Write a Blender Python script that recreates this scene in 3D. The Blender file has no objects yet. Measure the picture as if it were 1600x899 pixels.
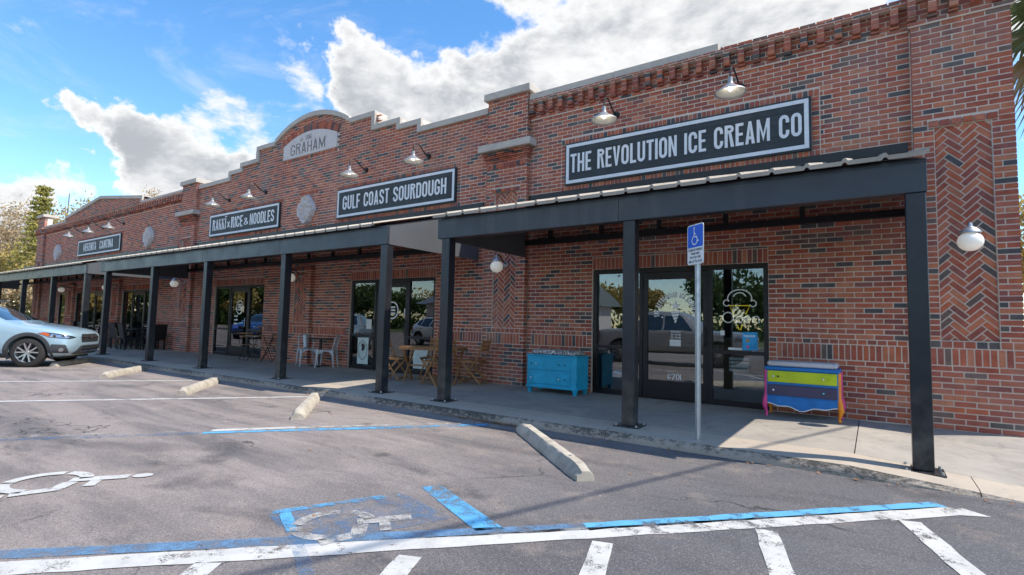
import bpy, bmesh, math, random
from mathutils import Vector, Matrix, Euler
from mathutils.bvhtree import BVHTree
R = math.radians
random.seed(7)
scene = bpy.context.scene
COL = scene.collection

# ---------------------------------------------------------------- camera, sky, sun, exposure
CAM = Vector((1.203, -8.118, 1.113))
RT = Vector((0.82461814, 0.5652228, 0.02298047))
UP = Vector((0.02044117, -0.07037021, 0.99731148))
FW = Vector((-0.56532033, 0.8219314, 0.06958236))
cd = bpy.data.cameras.new('camera'); cam = bpy.data.objects.new('camera', cd); COL.objects.link(cam)
cd.sensor_width = 36.0; cd.lens = 819.7 / 1600 * 36; cd.clip_end = 3000; cd.clip_start = 0.05
m = Matrix((RT, UP, -FW)).transposed().to_4x4(); m.translation = CAM; cam.matrix_world = m
scene.camera = cam

SUNV = Vector((0.704, 0.21, 1.0)).normalized()
world = bpy.data.worlds.new('World'); scene.world = world; world.use_nodes = True
wn, wl = world.node_tree.nodes, world.node_tree.links
wn.clear()
def WN(t, **k):
    n = wn.new(t)
    for a, b in k.items(): setattr(n, a, b)
    return n
wout = WN('ShaderNodeOutputWorld'); bg = WN('ShaderNodeBackground'); bg.inputs[1].default_value = 0.15
sky = WN('ShaderNodeTexSky', sky_type='NISHITA', sun_disc=False)
sky.sun_elevation = math.asin(SUNV.z); sky.sun_rotation = math.atan2(SUNV.x, SUNV.y)
sky.air_density = 1.15; sky.dust_density = 0.1; sky.ozone_density = 3.5
tc = WN('ShaderNodeTexCoord')
nrm = WN('ShaderNodeVectorMath', operation='NORMALIZE'); wl.new(tc.outputs['Generated'], nrm.inputs[0])
def wmath(op, a, b=None, c=None, clamp=False):
    n = WN('ShaderNodeMath', operation=op, use_clamp=clamp)
    for i, v in enumerate((a, b, c)):
        if v is None: continue
        if isinstance(v, (int, float)): n.inputs[i].default_value = v
        else: wl.new(v, n.inputs[i])
    return n.outputs[0]
def wsmooth(v, a, b, lo=0.0, hi=1.0):
    n = WN('ShaderNodeMapRange', interpolation_type='SMOOTHSTEP'); wl.new(v, n.inputs[0])
    for i, x in enumerate((a, b, lo, hi)): n.inputs[i + 1].default_value = x
    return n.outputs[0]
def wnoise(scale, detail, rough, offs, dist=0.0, stretch=(1, 1, 1.9)):
    mp = WN('ShaderNodeMapping'); wl.new(nrm.outputs[0], mp.inputs[0]); mp.inputs['Location'].default_value = offs
    mp.inputs['Scale'].default_value = stretch
    n = WN('ShaderNodeTexNoise'); wl.new(mp.outputs[0], n.inputs['Vector'])
    n.inputs['Scale'].default_value = scale; n.inputs['Detail'].default_value = detail
    n.inputs['Roughness'].default_value = rough; n.inputs['Distortion'].default_value = dist
    return n.outputs[0]
# cumulus heaps standing in the sky: (direction, angular radius in degrees, weight)
HEAPS = [((-.690, .590, .400), 5.0, 1.0), ((-.640, .645, .385), 6.4, 1.0), ((-.551, .706, .395), 8, 1.0), ((-.413, .778, .455), 10, 1.0),
         ((-.263, .832, .488), 10.5, 1.0), ((-.081, .873, .482), 11, .95), ((-.918, .307, .240), 4.2, 1.0), ((-.903, .354, .216), 5.2, 1.0),
         ((-.885, .405, .200), 4.8, 1.0), ((-.968, .205, .135), 3.2, .9), ((-.855, .420, .300), 4.5, .5), ((-.815, .482, .300), 5.0, .45),
         ((.30, .85, .40), 11, .9), ((.62, .60, .35), 9, 1.0), ((.80, .15, .42), 9, .9), ((.35, -.85, .35), 12, 1.0), ((-.05, -.90, .40), 10, .9),
         ((-.42, -.82, .30), 10, 1.0), ((-.72, -.60, .34), 9, .9), ((-.95, -.22, .30), 9, .8), ((.70, -.60, .30), 11, 1.0), ((.10, -.30, .95), 10, .8)]
wz = WN('ShaderNodeTexNoise'); wl.new(nrm.outputs[0], wz.inputs['Vector']); wz.inputs['Scale'].default_value = 5.0; wz.inputs['Detail'].default_value = 7; wz.inputs['Roughness'].default_value = .6
ws0 = WN('ShaderNodeVectorMath', operation='SUBTRACT'); wl.new(wz.outputs[1], ws0.inputs[0]); ws0.inputs[1].default_value = (.5, .5, .5)
ws1 = WN('ShaderNodeVectorMath', operation='MULTIPLY_ADD'); wl.new(ws0.outputs[0], ws1.inputs[0]); ws1.inputs[1].default_value = (.42, .42, .30); wl.new(nrm.outputs[0], ws1.inputs[2])
warp = WN('ShaderNodeVectorMath', operation='NORMALIZE'); wl.new(ws1.outputs[0], warp.inputs[0])
cov = None
for c, rad, wgt in HEAPS:
    c = Vector(c).normalized()
    d = WN('ShaderNodeVectorMath', operation='DOT_PRODUCT'); wl.new(warp.outputs[0], d.inputs[0]); d.inputs[1].default_value = c
    f = wsmooth(d.outputs['Value'], math.cos(R(rad * 1.35)), math.cos(R(rad * 0.25)), 0, wgt)
    cov = f if cov is None else wmath('MAXIMUM', cov, f)
n1 = wnoise(7.5, 9, 0.60, (3.1, 1.7, .4), .15)
n2 = wnoise(17, 6, 0.6, (.7, 4.1, 2.4), .1)
edge = wmath('MULTIPLY_ADD', wmath('SUBTRACT', n1, 0.5), 1.9, cov)
edge = wmath('MULTIPLY_ADD', wmath('SUBTRACT', n2, 0.5), 0.55, edge)
mask = wsmooth(edge, 0.34, 0.74)
wisp = wsmooth(wnoise(3.0, 8, 0.68, (9.2, .3, 5.0), .9, (1, 1, 3.0)), 0.50, 0.80, 0, 0.42)
mask = wmath('MAXIMUM', mask, wisp)
# thick parts grey from below, rims bright
thick = wsmooth(edge, 0.60, 1.20)
n3 = wnoise(4.0, 7, 0.62, (5.5, 2.2, 7.7), .2)
shade = wmath('MULTIPLY', thick, wsmooth(n3, 0.34, 0.60, .12, 1.0))
hsv = WN('ShaderNodeHueSaturation'); wl.new(sky.outputs[0], hsv.inputs['Color']); hsv.inputs['Saturation'].default_value = 1.22; hsv.inputs['Value'].default_value = .82
ccol = WN('ShaderNodeMix', data_type='RGBA'); wl.new(shade, ccol.inputs[0])
ccol.inputs[6].default_value = (3.2, 3.2, 3.22, 1); ccol.inputs[7].default_value = (1.55, 1.65, 1.80, 1)
mix = WN('ShaderNodeMix', data_type='RGBA'); wl.new(mask, mix.inputs[0]); wl.new(hsv.outputs[0], mix.inputs[6]); wl.new(ccol.outputs[2], mix.inputs[7])
wl.new(mix.outputs[2], bg.inputs[0]); wl.new(bg.outputs[0], wout.inputs[0])

sd = bpy.data.lights.new('sun', 'SUN'); sd.energy = 2.75; sd.angle = R(0.53); sd.color = (1.0, 0.93, 0.82)
sun = bpy.data.objects.new('sun', sd); COL.objects.link(sun); sun.rotation_euler = SUNV.to_track_quat('Z', 'Y').to_euler()
sun.location = (20, 8, 30)
vs = scene.view_settings
vs.view_transform = 'Standard'; vs.look = 'None'; vs.gamma = 1.0; vs.exposure = 1.12; vs.use_curve_mapping = False
scene.cycles.max_bounces = 8; scene.cycles.transparent_max_bounces = 24; scene.cycles.glossy_bounces = 4

# ---------------------------------------------------------------- helpers
def tag(o, label=None, cat=None, group=None, kind=None):
    for k, v in (('label', label), ('category', cat), ('group', group), ('kind', kind)):
        if v: o[k] = v
    return o
def empty(name, loc=(0, 0, 0), rz=0.0, label=None, cat=None, group=None, kind=None):
    o = bpy.data.objects.new(name, None); COL.objects.link(o); o.location = loc; o.rotation_euler = (0, 0, rz)
    o.empty_display_size = 0.1
    return tag(o, label, cat, group, kind)
def link(name, me, parent=None):
    o = bpy.data.objects.new(name, me); COL.objects.link(o)
    if parent is not None: o.parent = parent
    return o
def copy_tree(o, parent=None):
    c = o.copy(); COL.objects.link(c); c.parent = parent
    for ch in list(o.children): copy_tree(ch, c)
    return c

class MB:
    def __init__(s): s.v = []; s.f = []
    def add(s, vs, fs):
        b = len(s.v); s.v += [tuple(p) for p in vs]; s.f += [tuple(i + b for i in f) for f in fs]; return s
    def box(s, x0, x1, y0, y1, z0, z1):
        return s.add([(x0, y0, z0), (x1, y0, z0), (x1, y1, z0), (x0, y1, z0), (x0, y0, z1), (x1, y0, z1), (x1, y1, z1), (x0, y1, z1)],
                     [(0, 3, 2, 1), (4, 5, 6, 7), (0, 1, 5, 4), (1, 2, 6, 5), (2, 3, 7, 6), (3, 0, 4, 7)])
    def bar(s, a, b, w, h, up=(0, 0, 1)):
        a, b = Vector(a), Vector(b); d = (b - a).normalized(); u = Vector(up)
        if abs(d.dot(u)) > .98: u = Vector((0, 1, 0))
        x = d.cross(u).normalized(); u = x.cross(d).normalized()
        P = []
        for p in (a, b):
            for i, j in ((-1, -1), (1, -1), (1, 1), (-1, 1)): P.append(p + x * (i * w / 2) + u * (j * h / 2))
        return s.add(P, [(0, 1, 2, 3), (7, 6, 5, 4), (0, 4, 5, 1), (1, 5, 6, 2), (2, 6, 7, 3), (3, 7, 4, 0)])
    def tube(s, pts, r, n=8, cap=True):
        pts = [Vector(p) for p in pts]; k = len(pts)
        rr = r if isinstance(r, (list, tuple)) else [r] * k
        u = None; P = []
        for i, p in enumerate(pts):
            d = (pts[min(i + 1, k - 1)] - pts[max(i - 1, 0)])
            d = d.normalized() if d.length > 1e-9 else Vector((0, 0, 1))
            if u is None:
                u = d.cross(Vector((0, 0, 1)));
                if u.length < .05: u = d.cross(Vector((1, 0, 0)))
            u = (u - d * u.dot(d)).normalized(); w = d.cross(u)
            for j in range(n):
                a = 2 * math.pi * j / n; P.append(p + (u * math.cos(a) + w * math.sin(a)) * rr[i])
        F = [(i * n + j, i * n + (j + 1) % n, (i + 1) * n + (j + 1) % n, (i + 1) * n + j) for i in range(k - 1) for j in range(n)]
        if cap: F += [tuple(range(n))[::-1], tuple(range((k - 1) * n, k * n))]
        return s.add(P, F)
    def lathe(s, prof, n=24, c=(0, 0, 0), axis='z', a0=0.0):
        P = []; k = len(prof)
        for rr, h in prof:
            for j in range(n):
                a = a0 + 2 * math.pi * j / n; x, y = rr * math.cos(a), rr * math.sin(a)
                q = (x, y, h) if axis == 'z' else ((x, h, y) if axis == 'y' else (h, x, y))
                P.append((q[0] + c[0], q[1] + c[1], q[2] + c[2]))
        F = [(i * n + j, i * n + (j + 1) % n, (i + 1) * n + (j + 1) % n, (i + 1) * n + j) for i in range(k - 1) for j in range(n)]
        return s.add(P, F)
    def prism_y(s, poly, y0, y1):          # polygon in x,z extruded along y (y0 = front)
        n = len(poly)
        return s.add([(x, y0, z) for x, z in poly] + [(x, y1, z) for x, z in poly],
                     [tuple(range(n)), tuple(range(2 * n - 1, n - 1, -1))] + [(i, i + n, (i + 1) % n + n, (i + 1) % n) for i in range(n)])
    def prism_z(s, poly, z0, z1):
        n = len(poly)
        return s.add([(x, y, z0) for x, y in poly] + [(x, y, z1) for x, y in poly],
                     [tuple(range(n))[::-1], tuple(range(n, 2 * n))] + [(i, (i + 1) % n, (i + 1) % n + n, i + n) for i in range(n)])
    def flat(s, poly, z=0.0): return s.add([(x, y, z) for x, y in poly], [tuple(range(len(poly)))])
    def sphere(s, c, r, nu=16, nv=10, sq=(1, 1, 1)):
        prof = [(math.sin(math.pi * i / nv), -math.cos(math.pi * i / nv)) for i in range(nv + 1)]
        P = []
        for rr, h in prof:
            for j in range(nu):
                a = 2 * math.pi * j / nu; P.append((c[0] + r * sq[0] * max(rr, 1e-4) * math.cos(a), c[1] + r * sq[1] * max(rr, 1e-4) * math.sin(a), c[2] + r * sq[2] * h))
        return s.add(P, [(i * nu + j, i * nu + (j + 1) % nu, (i + 1) * nu + (j + 1) % nu, (i + 1) * nu + j) for i in range(nv) for j in range(nu)])
    def mesh(s, name, mat=None, smooth=False):
        me = bpy.data.meshes.new(name); me.from_pydata(s.v, [], s.f); me.update()
        if mat: me.materials.append(mat)
        if smooth: me.shade_smooth()
        return me
    def build(s, name, mat, parent=None, smooth=False, bevel=0.0, seg=2, fix=True):
        me = s.mesh(name, mat, smooth)
        if fix:
            bm = bmesh.new(); bm.from_mesh(me); bmesh.ops.recalc_face_normals(bm, faces=bm.faces); bm.to_mesh(me); bm.free()
        o = link(name, me, parent)
        if bevel:
            b = o.modifiers.new('bevel', 'BEVEL'); b.width = bevel; b.segments = seg; b.limit_method = 'ANGLE'; b.angle_limit = R(40)
            if not smooth: me.shade_smooth(); 
            me.set_sharp_from_angle(angle=R(35))
        elif smooth: me.set_sharp_from_angle(angle=R(42))
        return o

# ---------------------------------------------------------------- materials
class NT:
    def __init__(s, name):
        s.m = bpy.data.materials.new(name); s.m.use_nodes = True; s.n = s.m.node_tree.nodes; s.l = s.m.node_tree.links
        s.b = s.n['Principled BSDF']; s.out = s.n['Material Output']
    def N(s, t, **k):
        n = s.n.new(t)
        for a, b in k.items(): setattr(n, a, b)
        return n
    def L(s, a, b): s.l.new(a, b)
    def pos(s):
        if not hasattr(s, '_p'): s._p = s.N('ShaderNodeNewGeometry').outputs['Position']
        return s._p
    def obj(s):
        if not hasattr(s, '_o'): s._o = s.N('ShaderNodeTexCoord').outputs['Object']
        return s._o
    def noise(s, scale, detail=4, rough=.55, vec=None, sc=(1, 1, 1), rot=(0, 0, 0), dist=0.0, loc=(0, 0, 0)):
        mp = s.N('ShaderNodeMapping'); s.L(vec or s.pos(), mp.inputs[0]); mp.inputs['Scale'].default_value = sc; mp.inputs['Rotation'].default_value = rot; mp.inputs['Location'].default_value = loc
        n = s.N('ShaderNodeTexNoise'); s.L(mp.outputs[0], n.inputs['Vector']); n.inputs['Scale'].default_value = scale
        n.inputs['Detail'].default_value = detail; n.inputs['Roughness'].default_value = rough; n.inputs['Distortion'].default_value = dist
        return n.outputs[0]
    def map(s, v, a, b, lo=0.0, hi=1.0):
        n = s.N('ShaderNodeMapRange'); s.L(v, n.inputs[0])
        for i, x in enumerate((a, b, lo, hi)): n.inputs[i + 1].default_value = x
        return n.outputs[0]
    def math(s, op, a, b):
        n = s.N('ShaderNodeMath', operation=op)
        for i, v in enumerate((a, b)):
            if isinstance(v, (int, float)): n.inputs[i].default_value = v
            else: s.L(v, n.inputs[i])
        return n.outputs[0]
    def mix(s, f, a, b, blend='MIX'):
        n = s.N('ShaderNodeMix', data_type='RGBA', blend_type=blend)
        for i, v in ((0, f), (6, a), (7, b)):
            if isinstance(v, (int, float)): n.inputs[i].default_value = v
            elif isinstance(v, tuple): n.inputs[i].default_value = (*v[:3], 1)
            else: s.L(v, n.inputs[i])
        return n.outputs[2]
    def col(s, c):
        if isinstance(c, tuple): s.b.inputs['Base Color'].default_value = (*c[:3], 1)
        else: s.L(c, s.b.inputs['Base Color'])
        return s
    def set(s, rough=None, metal=None, **k):
        for nm, v in (('Roughness', rough), ('Metallic', metal), *k.items()):
            if v is None: continue
            i = s.b.inputs[nm.replace('_', ' ')]
            if isinstance(v, (int, float, tuple)): i.default_value = v
            else: s.L(v, i)
        return s
    def bump(s, h, strength=.3, dist=.01):
        n = s.N('ShaderNodeBump'); s.L(h, n.inputs['Height']); n.inputs['Strength'].default_value = strength; n.inputs['Distance'].default_value = dist
        s.L(n.outputs[0], s.b.inputs['Normal']); return s
def simple(name, c, rough=.6, metal=0.0, var=.12, scale=6.0, bump=0.0, bscale=60.0, bdist=.003, objspace=True, **k):
    t = NT(name); v = t.obj() if objspace else t.pos()
    n = t.map(t.noise(scale, 5, .6, v), .3, .7, 1 - var, 1 + var)
    mul = t.N('ShaderNodeMix', data_type='RGBA', blend_type='MULTIPLY'); mul.inputs[0].default_value = 1.0; mul.inputs[6].default_value = (*c, 1)
    t.L(n, mul.inputs[7]); t.col(mul.outputs[2])
    t.set(t.map(t.noise(scale * 2.3, 4, .6, v), .3, .7, max(rough - .08, .02), min(rough + .08, 1)), metal, **k)
    if bump: t.bump(t.noise(bscale, 3, .6, v), bump, bdist)
    return t.m
M = {}
# -- asphalt: worn warm grey in the bays, darker sealed surface towards the ramp
t = NT('asphalt')
DIRROT = (0, 0, -math.atan2(.777, .63))
agg = t.noise(135, 3, .75); mott = t.noise(1.1, 6, .6); fine = t.noise(60, 3, .75)
streak = t.noise(1.0, 6, .62, sc=(.28, 1.9, 1), rot=DIRROT, dist=.4)
streak2 = t.noise(1.3, 7, .66, sc=(.45, 1.2, 1), rot=DIRROT, loc=(4.3, 1.1, 0), dist=.8)
sep = t.N('ShaderNodeSeparateXYZ'); t.L(t.pos(), sep.inputs[0])
zone = t.map(t.math('ADD', t.math('ADD', sep.outputs[0], t.math('MULTIPLY', sep.outputs[1], -.12)), t.math('MULTIPLY', t.math('SUBTRACT', mott, .5), 2.2)), -2.4, .7)
base = t.mix(zone, (.365, .305, .272), (.112, .110, .118))
base = t.mix(t.map(mott, .38, .7, 0, .42), base, (.195, .165, .145))
base = t.mix(t.map(streak, .47, .66, 0, .70), base, (.085, .078, .082))
base = t.mix(t.map(streak2, .55, .68, 0, .70), base, (.052, .048, .050))
base = t.mix(t.map(t.noise(2.2, 5, .6, loc=(7, 3, 0)), .55, .70, 0, .45), base, (.40, .315, .255))
base = t.mix(t.map(agg, .32, .58, .72, 0), base, (.045, .042, .043))
base = t.mix(t.map(agg, .56, .71, 0, .52), base, (.54, .49, .45))
base = t.mix(t.map(fine, .60, .72, 0, .45), base, (.48, .43, .39))
vor = t.N('ShaderNodeTexVoronoi', feature='F1'); t.L(t.pos(), vor.inputs['Vector']); vor.inputs['Scale'].default_value = 2.6
sepc = t.N('ShaderNodeSeparateColor'); t.L(vor.outputs['Color'], sepc.inputs[0])
fleck = t.math('MULTIPLY', t.map(vor.outputs['Distance'], .018, .028, 1, 0), t.map(sepc.outputs[0], .55, .56, 0, 1))
base = t.mix(fleck, base, (.62, .60, .57))
oil = t.N('ShaderNodeTexVoronoi', feature='F1'); t.L(t.pos(), oil.inputs['Vector']); oil.inputs['Scale'].default_value = 1.15
oils = t.N('ShaderNodeSeparateColor'); t.L(oil.outputs['Color'], oils.inputs[0])
od = t.math('ADD', oil.outputs['Distance'], t.math('MULTIPLY', t.math('SUBTRACT', t.noise(9, 5, .7), .5), .16))
base = t.mix(t.math('MULTIPLY', t.map(od, .05, .13, .62, 0), t.map(oils.outputs[1], .45, .5)), base, (.048, .044, .045))     # oil drips
crack = t.N('ShaderNodeTexVoronoi', feature='DISTANCE_TO_EDGE'); cm = t.N('ShaderNodeMapping'); cm.inputs['Scale'].default_value = (.22, .34, 1)
wob = t.N('ShaderNodeVectorMath', operation='ADD'); nz = t.N('ShaderNodeTexNoise'); nz.inputs['Scale'].default_value = 1.6; nz.inputs['Detail'].default_value = 6
t.L(t.pos(), nz.inputs['Vector']); t.L(t.pos(), wob.inputs[0]); t.L(nz.outputs[1], wob.inputs[1]); t.L(wob.outputs[0], cm.inputs[0]); t.L(cm.outputs[0], crack.inputs['Vector']); crack.inputs['Scale'].default_value = 1.0
ck = t.math('MULTIPLY', t.map(crack.outputs['Distance'], .002, .006, 1, 0), t.map(t.noise(.6, 3, .5, loc=(2, 9, 0)), .50, .58))
base = t.mix(t.math('MULTIPLY', ck, .8), base, (.03, .03, .03))
t.col(base).set(.88)
h = t.math('ADD', agg, t.math('MULTIPLY', ck, -1.5)); t.bump(h, .75, .006)
M['asphalt'] = t.m

def concrete(name, c, dirt, rough=.85, stain=.5, sc=1.0):
    t = NT(name); big = t.noise(.9 * sc, 6, .62, dist=.6); sm = t.noise(55, 4, .65); mid = t.noise(6, 5, .6)
    b = t.mix(t.map(big, .38, .70, 0, stain), c, dirt)
    b = t.mix(t.map(mid, .52, .75, 0, .35), b, tuple(x * .72 for x in dirt))
    b = t.mix(t.map(sm, .3, .72, .25, 0), b, tuple(x * .55 for x in c))
    gv = t.N('ShaderNodeTexVoronoi', feature='F1'); t.L(t.pos(), gv.inputs['Vector']); gv.inputs['Scale'].default_value = 3.1
    gs = t.N('ShaderNodeSeparateColor'); t.L(gv.outputs['Color'], gs.inputs[0])
    b = t.mix(t.math('MULTIPLY', t.map(gv.outputs['Distance'], .03, .06, .75, 0), t.map(gs.outputs[0], .60, .62)), b, tuple(x * .35 for x in dirt))     # gum and oil spots
    b = t.mix(t.map(t.noise(2.6, 7, .7, dist=1.2, loc=(3, 8, 1)), .54, .66, 0, .5 * stain), b, tuple(x * .62 for x in dirt))
    t.col(b).set(rough).bump(t.math('ADD', sm, t.math('MULTIPLY', mid, .8)), .35, .004)
    return t
M['walk'] = concrete('walkway_concrete', (.42, .375, .32), (.24, .22, .20), stain=.75).m
M['kerbtop'] = concrete('kerb_concrete', (.50, .42, .33), (.37, .31, .25), stain=.5).m
t = concrete('kerb_face_concrete', (.42, .355, .285), (.30, .25, .205))
sepz = t.N('ShaderNodeSeparateXYZ'); t.L(t.pos(), sepz.inputs[0])
bl = t.noise(30, 8, .86, sc=(.55, 1, 1.0)); patch = t.noise(.9, 3, .55)
th = t.math('ADD', bl, t.math('MULTIPLY', t.math('SUBTRACT', patch, .5), .42))
zz = t.map(sepz.outputs[2], -.105, -.005, -.10, .055)
mil = t.map(t.math('ADD', th, zz), .455, .55)
old = t.b.inputs['Base Color'].links[0].from_socket
t.col(t.mix(t.math('MULTIPLY', mil, .92), old, (.062, .058, .048))); M['kerbface'] = t.m
M['stop'] = concrete('wheel_stop_concrete', (.55, .49, .40), (.30, .265, .21), stain=.8, sc=6).m
M['stone'] = concrete('cast_stone', (.55, .49, .43), (.40, .35, .31), stain=.5, sc=2.5).m
M['stonewhite'] = concrete('pale_cast_stone', (.66, .60, .58), (.52, .47, .45), stain=.35, sc=3).m

def paint(name, c, wear0, wear1, scale=9.0, rough=.6, dark=.35):
    t = NT(name); n = t.noise(scale, 8, .72); n2 = t.noise(150, 2, .7); big = t.noise(1.5, 4, .6)
    t.col(t.mix(t.map(t.noise(5, 6, .7), .45, .7, 0, dark), c, tuple(x * .5 + .04 for x in c))).set(rough)
    a = t.math('ADD', t.math('ADD', n, t.math('MULTIPLY', t.math('SUBTRACT', n2, .5), .55)), t.math('MULTIPLY', t.math('SUBTRACT', big, .5), .5))
    tr = t.N('ShaderNodeBsdfTransparent'); mx = t.N('ShaderNodeMixShader')
    t.L(t.map(a, wear0, wear1), mx.inputs[0]); t.L(tr.outputs[0], mx.inputs[1]); t.L(t.b.outputs[0], mx.inputs[2]); t.L(mx.outputs[0], t.out.inputs[0])
    t.bump(n2, .5, .004)
    return t.m
M['white_paint'] = paint('white_road_paint', (.58, .56, .52), .33, .43, dark=.55)
M['white_worn'] = paint('worn_white_road_paint', (.50, .47, .43), .40, .62)
M['white_faint'] = paint('faint_white_road_paint', (.62, .58, .54), .50, .80)
M['blue_paint'] = paint('blue_road_paint', (.12, .40, .64), .33, .43, dark=.5)
M['blue_worn'] = paint('worn_blue_road_paint', (.11, .38, .64), .38, .58)
M['blue_dull'] = paint('dull_blue_road_paint', (.13, .25, .40), .30, .66)
M['blue_faint'] = paint('faint_blue_road_paint', (.10, .24, .44), .42, .95)

# -- brick and mortar
def brickmat(name):
    t = NT(name); a = t.N('ShaderNodeAttribute', attribute_name='bcol')
    v = t.map(t.noise(9, 4, .6), .3, .7, .78, 1.22); v2 = t.map(t.noise(90, 3, .65), .3, .7, .80, 1.16)
    mm = t.N('ShaderNodeVectorMath', operation='SCALE'); t.L(a.outputs['Color'], mm.inputs[0]); t.L(t.math('MULTIPLY', v, v2), mm.inputs['Scale'])
    eff = t.map(t.noise(.55, 7, .70), .50, .72, 0, .30)              # pale bloom on the masonry
    b = t.mix(eff, mm.outputs[0], (.47, .38, .33))
    soot = t.map(t.noise(.42, 5, .6, sc=(1, 1, .45), loc=(3, 0, 8)), .56, .78, 0, .35)
    b = t.mix(soot, b, (.11, .08, .07))
    sz = t.N('ShaderNodeSeparateXYZ'); t.L(t.pos(), sz.inputs[0])
    run = t.math('MULTIPLY', t.map(t.noise(1.6, 6, .7, sc=(2.2, 1, .16), loc=(1, 4, 2)), .52, .68, 0, .55), t.map(sz.outputs[2], 3.9, 5.3))   # rain streaks below the coping
    b = t.mix(run, b, (.085, .062, .052))
    t.col(b).set(.86).bump(t.noise(150, 4, .65), .5, .004); return t.m
M['brick'] = brickmat('brick')
t = NT('mortar'); n = t.noise(.8, 5, .6)
t.col(t.mix(t.map(n, .35, .7), (.72, .62, .54), (.56, .47, .40))).set(.95).bump(t.noise(160, 3, .7), .6, .004); M['mortar'] = t.m

# -- metals, wood, textiles, glass
M['canopy'] = simple('charcoal_canopy_steel', (.030, .036, .048), .36, .0, .12, 1.5, objspace=False)
M['canopy_end'] = simple('lighter_grey_canopy_end', (.095, .099, .106), .45, .0, .08, 1.5, objspace=False)  # end panels a lighter grey than the fascia
M['post'] = simple('charcoal_post_paint', (.014, .016, .021), .36, .0, .16, 3, objspace=False)
M['black_metal'] = simple('black_painted_metal', (.012, .012, .014), .45)
M['bronze'] = simple('dark_bronze_aluminium', (.022, .018, .020), .38, .35, .1)
M['roof'] = simple('corrugated_galvanised_roof', (.36, .315, .26), .5, .0, .15, 2.0, objspace=False)
M['galv'] = simple('galvanised_steel', (.46, .48, .50), .42, .8, .15, 8)
M['enamel'] = simple('weathered_galvanised_shade', (.34, .34, .345), .45, .45, .1, 8)
M['shadein'] = simple('white_enamel_inside', (.62, .60, .54), .4)
t = NT('opal_glass'); t.col((.86, .85, .80)).set(.16, Coat_Weight=.4); t.b.inputs['Emission Color'].default_value = (1, .95, .85, 1); t.b.inputs['Emission Strength'].default_value = .10; M['opal'] = t.m
t = NT('lit_bulb'); t.col((.9, .9, .85)).set(.2); t.b.inputs['Emission Color'].default_value = (1, .92, .78, 1); t.b.inputs['Emission Strength'].default_value = 5.0; M['bulb'] = t.m
M['signblack'] = simple('slate_black_sign_board', (.026, .036, .043), .6, 0, .2, 3, .35, 90, .002)
M['signwhite'] = simple('off_white_sign_paint', (.70, .72, .76), .55, 0, .07, 14)
t = NT('plate_glass'); t.n.remove(t.b)
fr = t.N('ShaderNodeFresnel'); fr.inputs[0].default_value = 1.52
gl = t.N('ShaderNodeBsdfGlossy'); gl.inputs['Roughness'].default_value = .004; gl.inputs[0].default_value = (.94, .97, 1, 1)
wv = t.N('ShaderNodeBump'); wv.inputs['Strength'].default_value = .12; wv.inputs['Distance'].default_value = .012; t.L(t.noise(1.4, 2, .5), wv.inputs['Height']); t.L(wv.outputs[0], gl.inputs['Normal'])
tr = t.N('ShaderNodeBsdfTransparent'); tr.inputs[0].default_value = (.80, .84, .85, 1)
mx = t.N('ShaderNodeMixShader'); t.L(t.map(fr.outputs[0], .03, 1.0, .11, 1.0), mx.inputs[0]); t.L(tr.outputs[0], mx.inputs[1]); t.L(gl.outputs[0], mx.inputs[2]); t.L(mx.outputs[0], t.out.inputs[0])
M['glass'] = t.m
def wood(name, c1, c2, rough=.55):
    t = NT(name); n = t.noise(5, 5, .6, t.obj(), (1, 1, 7), dist=1.0); n2 = t.noise(3, 3, .5, t.obj())
    t.col(t.mix(t.map(t.math('ADD', n, t.math('MULTIPLY', n2, .4)), .45, .95), c1, c2)).set(rough).bump(n, .15, .003); return t.m
M['acacia'] = wood('oiled_acacia', (.42, .22, .085), (.22, .10, .04))
M['teal'] = simple('turquoise_furniture_paint', (.012, .38, .60), .5, 0, .16, 7, .25, 35)
M['teal_dark'] = simple('glass_green_knob', (.02, .12, .12), .15)
M['knob_white'] = simple('white_porcelain_knob', (.82, .82, .80), .2)
M['knob_aqua'] = simple('aqua_glass_knob', (.16, .56, .68), .12)
M['knob_brown'] = simple('brown_knob', (.16, .09, .07), .2)
M['knob_black'] = simple('black_knob', (.02, .02, .02), .25)
t = NT('black_white_damask_cushion'); n = t.noise(17, 3, .55, t.obj(), dist=2.2)
t.col(t.mix(t.map(n, .47, .53), (.66, .64, .62), (.14, .13, .14))).set(.9).bump(t.noise(9, 3, .5, t.obj()), .5, .02); M['damask'] = t.m
M['greyseat'] = simple('grey_vinyl_cushion', (.55, .55, .58), .5, 0, .1, 7, .25, 12, .01)
M['pink'] = simple('pink_paint', (.80, .07, .28), .42); M['orange'] = simple('orange_paint', (.90, .28, .012), .42)
M['lime'] = simple('lime_paint', (.50, .62, .012), .42); M['navy'] = simple('indigo_paint', (.055, .05, .11), .42)
M['blue'] = simple('cobalt_paint', (.004, .165, .50), .45, 0, .15, 8); M['white_edge'] = simple('white_worn_edge', (.8, .78, .74), .5)
M['tolix'] = simple('pale_grey_powder_coat', (.50, .53, .57), .35, .3, .06)
M['rattan'] = simple('black_woven_resin', (.010, .010, .012), .6, 0, .2, 30, .5, 120)
M['signface_blue'] = simple('blue_sign_sheeting', (.012, .11, .62), .3, 0, .04)
M['signface_white'] = simple('white_sign_sheeting', (.80, .80, .80), .3, 0, .04)
M['ink'] = simple('black_ink', (.02, .02, .025), .5)
M['vinyl'] = simple('white_window_vinyl', (.90, .91, .92), .45, 0, .03)
M['paper'] = simple('white_paper', (.74, .76, .76), .8); M['kraft'] = simple('kraft_card', (.42, .30, .16), .8)
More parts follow.
